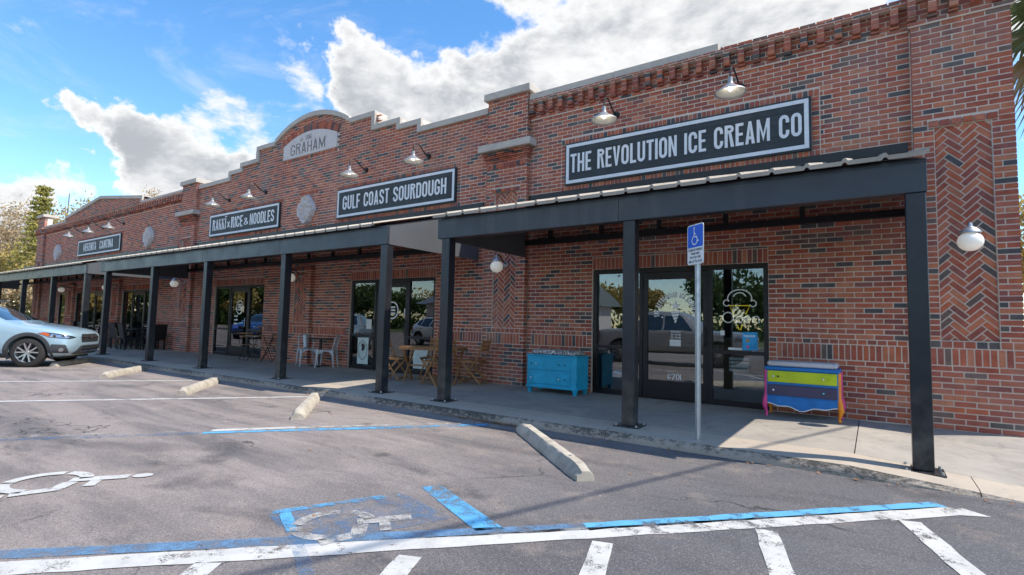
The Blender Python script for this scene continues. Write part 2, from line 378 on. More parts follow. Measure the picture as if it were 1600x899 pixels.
M['poster_blue'] = simple('cyan_poster', (.02, .34, .72), .5, 0, .25, 9); M['poster_royal'] = simple('royal_blue_box', (.01, .07, .45), .5)
M['mint'] = simple('pale_mint_poster', (.62, .74, .72), .7); M['green'] = simple('green_pack', (.20, .50, .12), .6); M['redp'] = simple('red_pack', (.5, .04, .04), .6)
def neon(name, c, e):
    t = NT(name); t.col(c).set(.25); t.b.inputs['Emission Color'].default_value = (*c, 1); t.b.inputs['Emission Strength'].default_value = e; return t.m
M['yellow_tube'] = neon('yellow_neon_tube', (.80, .62, .03), .25); M['white_tube'] = neon('white_neon_tube', (.80, .82, .84), .16)
M['cream'] = simple('cream_sign_letters', (.88, .84, .62), .5)
M['interior'] = simple('interior_plaster', (.30, .29, .28), .8, objspace=False); M['floor_in'] = simple('interior_floor', (.20, .17, .14), .35, objspace=False)
M['counter'] = simple('timber_counter', (.32, .20, .11), .5); M['steel'] = simple('stainless', (.55, .56, .58), .3, .9)
# -- car
def carpaint(name, c):
    t = NT(name); t.col(c).set(.34, .25, Coat_Weight=1.0, Coat_Roughness=.04); return t.m
M['car_blue'] = carpaint('cool_grey_khaki_blue_paint', (.36, .50, .58)); M['car_white'] = carpaint('white_car_paint', (.75, .76, .76))
M['car_royal'] = carpaint('blue_car_paint', (.02, .10, .36)); M['car_silver'] = carpaint('silver_car_paint', (.34, .335, .33))
M['cladding'] = simple('grey_body_cladding', (.055, .06, .066), .6, 0, .08); M['tyre'] = simple('tyre_rubber', (.030, .027, .025), .85, 0, .15, 12)
M['chrome'] = simple('chrome', (.75, .75, .76), .12, 1.0, .02); M['rim'] = simple('machined_alloy', (.62, .62, .63), .25, .9, .05); M['rimdark'] = simple('dark_alloy', (.03, .03, .033), .4, .5)
t = NT('car_glass'); t.col((.020, .034, .045)).set(.03, 0.0, Specular_IOR_Level=.9, Coat_Weight=1.0, Coat_Roughness=.01); M['carglass'] = t.m
t = NT('lamp_lens'); t.col((.42, .44, .47)).set(.08, .7, Coat_Weight=1.0, Coat_Roughness=.02); M['lens'] = t.m
M['amber'] = simple('amber_lens', (.55, .11, .015), .2); M['redlens'] = simple('red_lens', (.42, .008, .008), .15); M['seam'] = simple('panel_gap', (.02, .022, .024), .7)
# -- vegetation
def leafmat(name, c1, c2, c3):
    t = NT(name); oi = t.N('ShaderNodeAttribute', attribute_name='tone'); n = t.noise(.8, 3, .5)
    b = t.mix(t.map(oi.outputs['Fac'], 0, 1), c1, c2); b = t.mix(t.map(n, .45, .7, 0, .7), b, c3)
    t.col(b).set(.7)
    tl = t.N('ShaderNodeBsdfTranslucent'); t.L(b, tl.inputs[0]); mx = t.N('ShaderNodeMixShader'); mx.inputs[0].default_value = .3
    t.L(t.b.outputs[0], mx.inputs[1]); t.L(tl.outputs[0], mx.inputs[2]); t.L(mx.outputs[0], t.out.inputs[0]); return t.m
M['leaf_gold'] = leafmat('autumn_gold_leaves', (.46, .32, .09), (.56, .44, .17), (.34, .28, .08))
M['leaf_tan'] = leafmat('dry_tan_leaves', (.52, .40, .25), (.42, .29, .15), (.60, .48, .33))
M['leaf_pine'] = leafmat('conifer_needles', (.30, .29, .06), (.42, .34, .09), (.20, .22, .05))
M['leaf_green'] = leafmat('green_leaves', (.05, .10, .025), (.10, .15, .035), (.035, .07, .02))
M['leaf_palm'] = leafmat('palm_fronds', (.10, .14, .05), (.16, .18, .07), (.07, .10, .04)); M['leaf_palm_dry'] = leafmat('dry_palm_fronds', (.30, .22, .10), (.22, .15, .06), (.36, .28, .14))
M['bark'] = simple('bark', (.16, .125, .10), .9, 0, .3, 8, .6, 20, .02)
M['grass'] = simple('grass', (.10, .13, .04), .9, 0, .3, 3, objspace=False)
M['dryleaf'] = simple('dry_fallen_leaves', (.34, .15, .05), .8, 0, .5, 40)

# -- dust and scuffs on the steel posts
nt = M['post'].node_tree; pb_ = nt.nodes['Principled BSDF']; src = pb_.inputs['Base Color'].links[0].from_socket
class _W(NT):
    def __init__(s, m): s.m = m; s.n = m.node_tree.nodes; s.l = m.node_tree.links; s.b = s.n['Principled BSDF']; s.out = s.n['Material Output']
t = _W(M['post']); sz = t.N('ShaderNodeSeparateXYZ'); t.L(t.pos(), sz.inputs[0])
dust = t.math('MULTIPLY', t.map(t.noise(7, 6, .7), .42, .70), t.map(sz.outputs[2], .02, .75, .55, .05))
scf = t.map(t.noise(14, 7, .75, sc=(1, 1, .35), loc=(5, 2, 1)), .66, .72, 0, .5)
t.col(t.mix(scf, t.mix(dust, src, (.16, .145, .125)), (.10, .10, .10)))
t = _W(M['canopy']); src = t.b.inputs['Base Color'].links[0].from_socket
t.col(t.mix(t.map(t.noise(1.2, 7, .7, sc=(2.5, 1, .5)), .50, .72, 0, .30), src, (.12, .12, .115)))
# ---------------------------------------------------------------- ground, walkway, kerb
def ztop_walk(x): return 0.0 if x < 1.0 else max(-.088, -.075 * (x - 1.0))
g = MB().flat([(-400, -400), (400, -400), (400, 400), (-400, 400)], -.10).build('parking_lot', M['asphalt']); tag(g, kind='structure')
walk = empty('walkway', kind='structure')
JX = [4.2] + [1.04 - 2.44 * i for i in range(0, 15)]
for a, b in zip(JX[1:], JX[:-1]):
    s = MB(); x0, x1 = a + .005, b - .005
    xs = [x0, x1] if x1 <= 1.05 else [x0, 1.6, 2.15, x1]
    for p, q in zip(xs[:-1], xs[1:]):
        y0, y1 = -2.258, (.30 if p < 2.6 else 3.0)
        s.add([(p, y0, -.14), (q, y0, -.14), (q, y1, -.14), (p, y1, -.14), (p, y0, ztop_walk(p)), (q, y0, ztop_walk(q)), (q, y1, ztop_walk(q)), (p, y1, ztop_walk(p))],
              [(4, 5, 6, 7), (0, 1, 5, 4), (1, 2, 6, 5), (3, 0, 4, 7)])
    s.build('slab', M['walk'], walk)
MB().box(-34, 4.2, -2.27, .3, -.16, -.03).build('joint_bed', M['kerbface'], walk) if False else None
kerb = empty('kerb', kind='structure')
KX = [4.2, 1.85] + [1.85 - 3.05 * i for i in range(1, 13)]
rk = random.Random(3)
for a, b in zip(KX[1:], KX[:-1]):
    n = 26; top = MB(); face = MB(); P = []
    for i in range(n + 1):
        x = a + .003 + (b - a - .006) * i / n; z = ztop_walk(x); e = rk.uniform(-.007, .006); e2 = rk.uniform(-.006, .006)
        P.append([(x, -2.262, z), (x, -2.70, z - .001), (x, -2.762 + e * .5, z - .010 + e2 * .3), (x, -2.787 + e, z - .036 + e2), (x, -2.800 + e * .6, min(z - .045, -.075)), (x, -2.806, -.13), (x, -2.262, -.13)])
    V = [p for r_ in P for p in r_]; k = 7
    o = MB().add(V, [(i * k + j, (i + 1) * k + j, (i + 1) * k + j + 1, i * k + j + 1) for i in range(n) for j in range(0, 2)]).build('kerb_top', M['kerbtop'], kerb, smooth=True, fix=False)
    o = MB().add(V, [(i * k + j, (i + 1) * k + j, (i + 1) * k + j + 1, i * k + j + 1) for i in range(n) for j in range(2, 5)]).build('kerb_face', M['kerbface'], kerb, smooth=True, fix=False)
# low rounded kerb where the ramp falls away from the wall
s = MB(); P = []
for i in range(15):
    x = 1.15 + i * .115; z = ztop_walk(x); h = min(.0, z + .9); r_ = min(1, i / 6)
    P.append([(x, .2, -.02 + .022 * r_ + .0), (x, -.16, -.012 + .012 * r_), (x, -.22 - .05 * r_, -.02 + .0 * r_), (x, -.27 - .10 * r_, -.045 * r_ + .5 * z * (1 - r_) - .004), (x, -.31 - .12 * r_, z - .002)])
V = [p for q in P for p in q]
o = s.add(V, [(i * 5 + j, (i + 1) * 5 + j, (i + 1) * 5 + j + 1, i * 5 + j + 1) for i in range(14) for j in range(4)]).build('ramp_kerb', M['walk'], None, smooth=True, fix=False); tag(o, kind='structure')
o = MB().flat([(2.80, -.45), (4.2, -.9), (9, -.9), (9, 30), (2.75, 30), (2.75, .2)], .012).build('mulch_bed', M['dryleaf']); tag(o, kind='structure')
o = MB().flat([(-400, -34), (400, -34), (400, -400), (-400, -400)], -.09).build('grass_verge', M['grass']); tag(o, kind='structure')
o = MB().flat([(-400, -3), (-37.5, -3), (-37.5, 200), (-400, 200)], -.085).build('grass_lawn', M['grass']); tag(o, kind='structure')

# ---------------------------------------------------------------- brick building
BX, BZ, J = .2032, .0677, .0142
PAL = [(.43, .118, .066), (.37, .095, .058), (.48, .160, .086), (.31, .085, .062), (.40, .128, .080), (.45, .122, .058), (.255, .085, .072), (.34, .104, .070),
       (.080, .077, .082), (.112, .096, .093), (.165, .110, .092), (.50, .190, .108)]
WGT = [16, 15, 11, 11, 12, 10, 7, 10, 6, 5, 4, 4]
rb = random.Random(11)
BR = []                                  # (polygon in x,z ; front y ; depth ; colour index)
def brick(poly, y, d=.06, c=None):
    BR.append((poly, y + rb.uniform(-.0014, .0014), d, rb.choices(range(12), WGT)[0] if c is None else c))
def rect(xa, xb, za, zb, y, d=.06, c=None):
    j = J / 2
    if xb - xa < .028 or zb - za < .02: return
    e = rb.uniform(-.0016, .0016)
    brick([(xa + j, za + j + e), (xb - j, za + j + e), (xb - j, zb - j + e), (xa + j, zb - j + e)], y, d, c)
def lay(x0, x1, z0, z1, y, d=.06, excl=(), ztop=None, hole=None, phase=0.0):
    n = int(math.floor(z0 / BZ + .001)); z = n * BZ
    while z < z1 - .015:
        za, zb = max(z, z0), min(z + BZ, z1)
        cells = [(x0, x1, za, zb)]
        for (a, b, c, e) in excl:
            out = []
            for (p, q, lo, hi) in cells:
                if b <= p or a >= q or e <= lo + .001 or c >= hi - .001: out.append((p, q, lo, hi)); continue
                if p < a: out.append((p, a, lo, hi))
                if q > b: out.append((b, q, lo, hi))
                if c > lo + .03: out.append((max(p, a), min(q, b), lo, c))
                if e < hi - .03: out.append((max(p, a), min(q, b), e, hi))
            cells = out
        off = (0 if n % 2 else BX / 2) + phase
        for (p, q, lo, hi) in cells:
            k = math.floor((p - off) / BX); xs = [p]
            while True:
                k += 1; xx = off + k * BX
                if xx >= q - .035: break
                if xx > p + .035: xs.append(xx)
            xs.append(q)
            for a, b in zip(xs[:-1], xs[1:]):
                if hole and hole((a + b) / 2, (lo + hi) / 2): continue
                if ztop:
                    ta, tb = ztop(a + .006), ztop(b - .006)
                    if max(ta, tb) < lo + .03: continue
                    if min(ta, tb) < hi:
                        j = J / 2; ha, hb = max(min(hi, ta) - j, lo + j + .002), max(min(hi, tb) - j, lo + j + .002)
                        brick([(a + j, lo + j), (b - j, lo + j), (b - j, hb), (a + j, ha)], y, d); continue
                rect(a, b, lo, hi, y, d)
        n += 1; z = n * BZ
def soldier(x0, x1, z0, z1, y, d=.06, w=BZ):
    n = max(1, round((x1 - x0) / w)); w = (x1 - x0) / n
    for i in range(n): rect(x0 + i * w, x0 + (i + 1) * w, z0, z1, y, d)
def headers(x0, x1, z0, z1, y, d=.06): soldier(x0, x1, z0, z1, y, d, BX / 2)
def stack(x0, x1, z0, z1, y, d=.06):
    n = round((z1 - z0) / BZ); h = (z1 - z0) / n
    for i in range(n): rect(x0, x1, z0 + i * h, z0 + (i + 1) * h, y, d)
def clip(poly, x0, x1, z0, z1):
    for ax, lim, sg in ((0, x0, 1), (0, x1, -1), (1, z0, 1), (1, z1, -1)):
        out = []
        for i in range(len(poly)):
            a, b = poly[i - 1], poly[i]; ia, ib = sg * (a[ax] - lim) >= 0, sg * (b[ax] - lim) >= 0
            if ia != ib:
                t_ = (lim - a[ax]) / (b[ax] - a[ax]); out.append((a[0] + (b[0] - a[0]) * t_, a[1] + (b[1] - a[1]) * t_))
            if ib: out.append(b)
        poly = out
        if len(poly) < 3: return []
    return poly
def herringbone(x0, x1, z0, z1, y):
    W = BZ; c, s_ = math.cos(R(45)), math.sin(R(45)); cx = (x0 + x1) / 2 + .012
    ext = int((z1 - z0) / W) + 12; j = J / 2
    tiles = []
    for yy in range(-ext, ext):
        for k in range(-ext // 6 - 2, ext // 6 + 3):
            tiles.append((yy + 6 * k, yy, 3, 1)); tiles.append((yy, yy + 1 + 6 * k, 1, 3))
    for (u, v, du, dv) in tiles:
        P = [(u * W + j, v * W + j), ((u + du) * W - j, v * W + j), ((u + du) * W - j, (v + dv) * W - j), (u * W + j, (v + dv) * W - j)]
        P = [(cx + (p - q) * c, z0 + (p + q) * s_) for p, q in P]
        if max(p[0] for p in P) < x0 or min(p[0] for p in P) > x1 or max(p[1] for p in P) < z0 or min(p[1] for p in P) > z1: continue
        P = clip(P, x0 + .006, x1 - .006, z0 + .006, z1 - .006)
        if len(P) >= 3:
            ar = abs(sum(P[i - 1][0] * P[i][1] - P[i][0] * P[i - 1][1] for i in range(len(P)))) / 2
            if ar > .0008: brick(P, y, .03)

bld = empty('brick_building', (0, 0, 0), 0, 'long one storey red brick shopping parade with a stepped and arched parapet', 'building')
SF = [0.0, -6.335, -12.76, -19.80, -23.55]         # right jamb of each storefront
SW = 2.72; HEAD = 2.065; LT = HEAD + .2032
WZ0, WZ1, WZ2 = 11 * BZ, 14 * BZ, 15 * BZ          # sill band
small = [(-29.75, -28.55), (-27.55, -26.55)]       # single doors of the cantina
openings = [(x - SW, x) for x in SF] + small
PIL = [(1.66, 2.60), (-4.98, -4.03), (-17.85, -16.86), (-33.35, -32.35)]
def op_excl(x0, x1):
    return [(a, b, -.1, LT) for a, b in openings if b > x0 and a < x1]
def sillband(x0, x1, y):
    segs = [(x0, x1)]
    for a, b in openings:
        segs = [s for (p, q) in segs for s in ((p, min(q, a)), (max(p, b), q)) if s[1] - s[0] > .12]
    ex = []
    for p, q in segs:
        p2, q2 = p + .10, q - .10
        soldier(p2, q2, WZ0, WZ1, y); headers(p + .0, q - .0, WZ1, WZ2, y); ex += [(p2, q2, WZ0, WZ1), (p, q, WZ1, WZ2)]
    return ex
def lintels(x0, x1, y):
    for a, b in openings:
        if a >= x0 and b <= x1: soldier(a, b, HEAD, LT, y)
def signframe(a, b, c, e, y):           # brick border round a recessed sign panel
    soldier(a - .10, b + .10, e, e + .105, y - .004); soldier(a - .10, b + .10, c - .105, c, y - .004)
    stack(a - .10, a, c, e, y - .002); stack(b, b + .10, c, e, y - .002)
    return [(a - .10, b + .10, c - .105, e + .105)]
def medframe(cx, y):
    headers(cx - .41, cx + .41, 4.37, 4.475, y - .006); headers(cx - .41, cx + .41, 3.475, 3.58, y - .006)
    return [(cx - .41, cx + .41, 4.37, 4.475), (cx - .41, cx + .41, 3.475, 3.58)]
SIGNS = [(-3.262, .566, 3.585, 4.34), (-9.66, -5.82, 3.595, 4.32), (-15.97, -12.14, 3.605, 4.315), (-27.6, -22.95, 3.62, 4.325)]
MEDS = [-10.92, -20.43, -30.28]
DZ0, DZ1, CB = 4.968, 5.312, 5.312      # dentil band, underside of coping
DCORE, DBLK = [], []
def dentils(x0, x1, y):
    lay(x0, x1, CB - BZ, CB, y - .108, .108, phase=.05)
    n = round((x1 - x0) / BX); w = (x1 - x0) / n
    for i in range(n):
        for k in range(3):
            rect(x0 + i * w + .004, x0 + i * w + w * .52, DZ0 + BZ * (k + 1), DZ0 + BZ * (k + 2), y - .098 - (.010 if k == 0 else 0), .10)
        if rb.random() < .9: rect(x0 + i * w - .002, x0 + i * w + w * .54, DZ0 + BZ * .42, DZ0 + BZ, y - .060, .062)
    lay(x0, x1, DZ0 - BZ * .6, DZ0 + BZ * .42, y - .026, .03)
    DCORE.append((x0, x1, y))
    for i in range(n): DBLK.append((x0 + i * w + .016, x0 + i * w + w * .52 - .012, y))

# right bay
ex = op_excl(-4.03, 1.66) + sillband(-4.03, 1.66, 0) + signframe(*SIGNS[0], 0)
lay(-4.03, 1.66, 0, CB, 0, excl=ex); lintels(-4.03, 1.66, 0); dentils(-4.03, 1.66, 0)
lay(-.63, 1.66, CB, CB + BZ + .012, -.012, .2, phase=.03)
# middle bay with stepped and arched parapet
AC, AW, AR = -10.935, 1.68, 3.07
def arch(x): return 6.58 - AR + math.sqrt(max(0, AR * AR - (x - AC) ** 2))
def mid_top(x):                          # top of the coping
    u = abs(x - AC)
    if u < 1.60: return max(arch(x), 6.09)
    if u < 2.545: return 6.09
    if u < 3.41: return 5.745
    if u < 4.07: return 5.585
    return 5.40
ST_X = (-12.13, -9.80); SR = 2.74; SCZ = 6.09 - SR
def stone_arc(x, r_=SR): return SCZ + math.sqrt(max(0, r_ * r_ - (x - (-10.965)) ** 2))
def graham_hole(x, z): return ST_X[0] - .03 < x < ST_X[1] + .03 and 5.36 < z < stone_arc(x, SR + .12)
ex = op_excl(-16.86, -4.98) + sillband(-16.86, -4.98, 0) + signframe(*SIGNS[1], 0) + signframe(*SIGNS[2], 0) + medframe(MEDS[0], 0) + [(ST_X[0], ST_X[1], 5.35, 5.455)]
lay(-16.86, -4.98, 0, 6.6, 0, excl=ex, ztop=lambda x: mid_top(x) - .10, hole=graham_hole); lintels(-16.86, -4.98, 0)
headers(ST_X[0], ST_X[1], 5.35, 5.455, -.004)
a0 = math.asin((ST_X[1] + 10.965) / SR); nv = 36
for i in range(nv):
    t0, t1 = -a0 - .01 + (2 * a0 + .02) * i / nv, -a0 - .01 + (2 * a0 + .02) * (i + 1) / nv; dt = J / 2 / SR
    P = [(-10.965 + r_ * math.sin(t_), SCZ + r_ * math.cos(t_)) for r_, t_ in ((SR + .008, t0 + dt), (SR + .008, t1 - dt), (SR + .21, t1 - dt), (SR + .21, t0 + dt))]
    brick(P, -.004, .07)
# left bay with gable
GC = -25.42
def left_top(x):
    u = abs(x - GC)
    return 6.09 - .49 * u / 4.22 if u < 4.22 else 5.40
ex = op_excl(-32.35, -17.85) + sillband(-32.35, -17.85, 0) + signframe(*SIGNS[3], 0) + medframe(MEDS[1], 0) + medframe(MEDS[2], 0)
lay(-32.35, -17.85, 0, 6.2, 0, excl=ex, ztop=lambda x: left_top(x) - .10); lintels(-32.35, -17.85, 0); dentils(-32.35, -17.85, 0)
# pilasters
PY = -.10
for n, (a, b) in enumerate(PIL):
    c = (a + b) / 2; pa, pb = c - .26, c + .26
    top = 5.48
    exp_ = [(pa, pb, WZ2 + .02, 3.62), (pa - .06, pb + .06, 3.62, 3.70)]
    soldier(a + .10, b - .10, WZ0, WZ1, PY, .1); headers(a, b, WZ1, WZ2 + .02, PY, .1)
    exp_ += [(a + .10, b - .10, WZ0, WZ1), (a, b, WZ1, WZ2 + .02)]
    if n != 2: herringbone(pa, pb, WZ2 + .02, 3.62, PY + .028)
    else: herringbone(pa, pb, WZ2 + .02, 3.62, PY + .028)
    headers(pa - .06, pb + .06, 3.62, 3.70, PY - .022, .12)
    if n in (1, 2):
        lay(a, b, 0, top, PY, .1, excl=exp_ + [(a, b, 4.43, 4.57)], phase=(a % BX))
        soldier(a + .03, b - .03, 4.10, 4.20, PY - .012, .11)
        for k in range(3): lay(a - .025 * (k + 1), b + .025 * (k + 1), 4.43 - BZ * (3 - k), 4.43 - BZ * (2 - k), PY - .025 * (k + 1), .12, phase=.03 * k)
    else:
        lay(a, b, 0, 5.86, PY, .1, excl=exp_, phase=(a % BX)); dentils(a - .03, b + .03, PY)

LOWP = [-10.94, -23.04, -28.05]          # low pilasters under the canopy
for c in LOWP:
    a, b, pa, pb, zt, zp = c - .45, c + .45, c - .26, c + .26, 2.46, 2.34
    soldier(a + .08, b - .08, WZ0, WZ1, PY, .1); headers(a, b, WZ1, WZ2 + .02, PY, .1); headers(a, b, zt - .105, zt, PY - .02, .12)
    herringbone(pa, pb, WZ2 + .02, zp, PY + .028)
    lay(a, b, 0, zt - .105, PY, .1, excl=[(pa, pb, WZ2 + .02, zp), (a + .08, b - .08, WZ0, WZ1), (a, b, WZ1, WZ2 + .02)], phase=(a % BX))

# mortar backing behind the courses (openings left free)
MY = .005
def backing(x0, x1, outline, ys, ye):
    mb = MB(); xs = sorted([x0, x1] + [v for o in openings for v in o if x0 < v < x1])
    for a, b in zip(xs[:-1], xs[1:]):
        if not any(abs(a - p) < 1e-6 for p, q in openings): mb.box(a, b, ys, ye, -.12, LT - .001)
    for p, q in openings:
        if p >= x0 and q <= x1: mb.box(p + .001, q - .001, ys, ye, HEAD + .004, LT - .001)
    mb.prism_y([(x0, LT), (x1, LT)] + outline, ys, ye); mb.build('wall', M['mortar'], bld)
backing(-4.03, 2.6, [(2.6, 5.80), (1.66, 5.80), (1.66, 5.37), (-4.03, 5.37)], MY, .30)
mo = []
xx = -4.98
pts = [(-4.98, 5.37)]
for u, za, zb in ((4.07, 5.40, 5.585), (3.41, 5.585, 5.745), (2.545, 5.745, 6.09)): pts += [(AC + u, za - .03), (AC + u, zb - .03)]
pts += [(AC + 1.60 - 3.2 * i / 24, mid_top(AC + 1.60 - 3.2 * i / 24) - .03) for i in range(25)]
for u, za, zb in ((2.545, 6.09, 5.745), (3.41, 5.745, 5.585), (4.07, 5.585, 5.40)): pts += [(AC - u, za - .03), (AC - u, zb - .03)]
pts += [(-16.86, 5.37)]
backing(-16.86, -4.98, pts, MY, .30)
backing(-32.35, -17.85, [(-17.85, 5.37), (GC + 4.22, 5.37), (GC + 4.22, 5.57), (GC, 6.06), (GC - 4.22, 5.57), (GC - 4.22, 5.37), (-32.35, 5.37)], MY, .30)
for n, (a, b) in enumerate(PIL):
    mb = MB(); c = (a + b) / 2; pa, pb = c - .26, c + .26; tp = 5.47 if n in (1, 2) else 5.80
    i_ = .005
    mb.box(a + .014, pa, PY + i_, .2, -.12, tp); mb.box(pb, b - .014, PY + i_, .2, -.12, tp); mb.box(pa, pb, PY + i_, .2, -.12, WZ2 + .02); mb.box(pa, pb, PY + i_, .2, 3.62, tp)
    mb.box(pa, pb, PY + .034, .2, WZ2 + .02, 3.62); mb.build('pilaster_core', M['mortar'], bld)
i_ = .005
for c in LOWP:
    mb = MB(); a, b, pa, pb = c - .45, c + .45, c - .26, c + .26
    mb.box(a + .014, pa, PY + i_, .2, -.12, 2.45); mb.box(pb, b - .014, PY + i_, .2, -.12, 2.45); mb.box(pa, pb, PY + i_, .2, -.12, WZ2 + .02); mb.box(pa, pb, PY + i_, .2, 2.34, 2.45); mb.box(pa, pb, PY + .034, .2, WZ2 + .02, 2.34); mb.build('pilaster_core', M['mortar'], bld)
mb = MB().box(2.35, 2.592, .301, 16, -.12, 5.80).box(-33.33, -33.1, .301, 16, -.12, 5.3).box(-33.33, 2.592, 16, 16.2, -.12, 5.2).box(-33.1, 2.35, .36, 16, 4.7, 4.8)
mb.build('side_wall', M['mortar'], bld)
MB().box(-33.0, 2.3, .302, 15.9, -.05, .004).build('interior_floor', M['floor_in'], bld)
MB().box(-33.0, 2.3, 5.0, 5.1, .004, 3.2).build('interior_wall', M['interior'], bld)
MB().box(-33.0, 2.3, .302, 5.0, 3.0, 3.1).build('interior_ceiling', M['interior'], bld)
for x in (-4.4, -11.0, -17.4): MB().box(x - .06, x + .06, .302, 5.0, .004, 3.0).build('party_wall', M['interior'], bld)

mb = MB()
for x0, x1, y in DCORE: mb.box(x0 + .012, x1 - .012, y - .102, y + .004, CB - BZ + .004, CB - .004).box(x0 + .012, x1 - .012, y - .021, y + .004, DZ0 - BZ * .6 + .004, DZ0 + BZ * .42 - .004)
for x0, x1, y in DBLK: mb.box(x0, x1, y - .091, y + .004, DZ0 + BZ * 1.12, CB - BZ + .003)
o = mb.build('dentil_mortar', M['mortar'], bld); o['kind'] = 'stuff'
# build the bricks: the 300 that show largest as objects, the rest as one mass
PX = 819.7 * 1024 / 1600
def shown(poly, y):
    P = []
    for x, z in poly:
        d = Vector((x, y, z)) - CAM; w = d.dot(FW)
        if w < .3: return 0
        P.append((512 + PX * d.dot(RT) / w, 287.5 - PX * d.dot(UP) / w))
    cx = sum(p[0] for p in P) / len(P); cy = sum(p[1] for p in P) / len(P)
    if not (3 < cx < 1021 and 3 < cy < 572): return 0
    x, z = sum(p[0] for p in poly) / len(poly), sum(p[1] for p in poly) / len(poly)
    k = (-2.45 - CAM.y) / (y - CAM.y); hx, hz = CAM.x + (x - CAM.x) * k, CAM.z + (z - CAM.z) * k
    if -4.0 < hx < 1.61 and 2.32 < hz < 2.70: return 0
    for pxx in (-3.94, -1.15, 1.46):
        if pxx - .04 < hx < pxx + .19 and hz < 2.35: return 0
    return abs(sum(P[i - 1][0] * P[i][1] - P[i][0] * P[i - 1][1] for i in range(len(P)))) / 2
ar = sorted(range(len(BR)), key=lambda i: -shown(BR[i][0], BR[i][1]))
big = set(ar[:300])
def brick_mesh(items, name, origin=None):
    V, F, C = [], [], []
    for poly, y, d, c in items:
        b = len(V); n = len(poly); ox, oy, oz = origin or (0, 0, 0)
        if sum(poly[i - 1][0] * poly[i][1] - poly[i][0] * poly[i - 1][1] for i in range(n)) < 0: poly = poly[::-1]
        V += [(x - ox, y - oy, z - oz) for x, z in poly] + [(x - ox, y + d - oy, z - oz) for x, z in poly]
        F.append(tuple(range(b, b + n))); F += [(b + i, b + i + n, b + (i + 1) % n + n, b + (i + 1) % n) for i in range(n)]
        cc = PAL[c]; C += [cc[0], cc[1], cc[2], 1.0] * (n + 1)
    me = bpy.data.meshes.new(name); me.from_pydata(V, [], F)
    at = me.attributes.new('bcol', 'FLOAT_COLOR', 'FACE'); at.data.foreach_set('color', C)
    me.materials.append(M['brick']); me.update(); return me
cache = {}
for i in sorted(big):
    poly, y, d, c = BR[i]
    x, z = sum(p[0] for p in poly) / len(poly), sum(p[1] for p in poly) / len(poly)
    key = (tuple((round(p[0] - x, 3), round(p[1] - z, 3)) for p in poly), d, c)
    if key not in cache: cache[key] = brick_mesh([BR[i]], 'brick', (x, y, z))
    o = link('brick', cache[key], bld); o.location = (x, y, z)
o = link('brickwork', brick_mesh([b for i, b in enumerate(BR) if i not in big], 'brickwork'), bld); o['kind'] = 'stuff'

# coping, caps and shelves in cast stone
def cop(x0, x1, zt, th=.125, y0=-.075, y1=.36, nm='coping'):
    MB().box(x0, x1, y0, y1, zt - th, zt).build(nm, M['stone'], bld, bevel=.008)
cop(-4.03, -2.35, 5.435); cop(-2.346, -.64, 5.435)
for sg in (1, -1):
    for a, b, zt in ((4.07, 5.92, 5.40), (3.41, 4.07, 5.585), (2.545, 3.41, 5.745), (1.60, 2.545, 6.09)):
        x0, x1 = sorted((AC + sg * a, AC + sg * b))
        cop(x0 + .002, x1 - .002, zt, y0=-.055 - .001 * (a % 1))
    for xs, lo, hi in ((4.07, 5.40, 5.585), (3.41, 5.585, 5.745), (2.545, 5.745, 6.09)):
        x0, x1 = sorted((AC + sg * (xs - .12), AC + sg * (xs + .004)))
        MB().box(x0, x1, -.058, .363, lo - .125, hi - .126).build('coping_riser', M['stone'], bld, bevel=.006)
n = 28; P = []
for i in range(n + 1):
    x = AC - 1.60 + 3.2 * i / n; u = abs(x - AC); z = arch(x)
    if u > 1.25: z = max(z, 6.09) + .03 * max(0, (u - 1.25) / .35) * 0
    z = max(z, 6.09); P += [(x, -.06, z - .125), (x, -.06, z), (x, .362, z), (x, .362, z - .125)]
MB().add(P, [(i * 4 + j, (i + 1) * 4 + j, (i + 1) * 4 + (j + 1) % 4, i * 4 + (j + 1) % 4) for i in range(n) for j in range(4)] + [(0, 1, 2, 3), (n * 4, n * 4 + 3, n * 4 + 2, n * 4 + 1)]).build('arched_coping', M['stone'], bld, smooth=True)
cop(-32.35, GC - 4.22, 5.40); cop(GC + 4.22, -17.85, 5.40)
for sg in (1, -1):
    MB().prism_y([(GC, 6.09), (GC, 5.97), (GC + sg * 4.22, 5.48), (GC + sg * 4.22, 5.60)], -.057, .36).build('gable_coping', M['stone'], bld)
    x0, x1 = sorted((GC + sg * 4.10, GC + sg * 4.223)); MB().box(x0, x1, -.06, .365, 5.275, 5.485).build('coping_riser', M['stone'], bld, bevel=.006)
for n, (a, b) in enumerate(PIL):
    if n in (1, 2):
        MB().box(a - .06, b + .06, -.17, .42, 5.48, 5.62).build('pilaster_cap', M['stone'], bld, bevel=.01)
        MB().box(a - .13, b + .13, -.24, .02, 4.43, 4.565).build('pilaster_shelf', M['stone'], bld, bevel=.01)
    else: MB().box(a - .05, b + .05, -.19, .42, 5.86, 5.99).build('pilaster_cap', M['stone'], bld, bevel=.01)

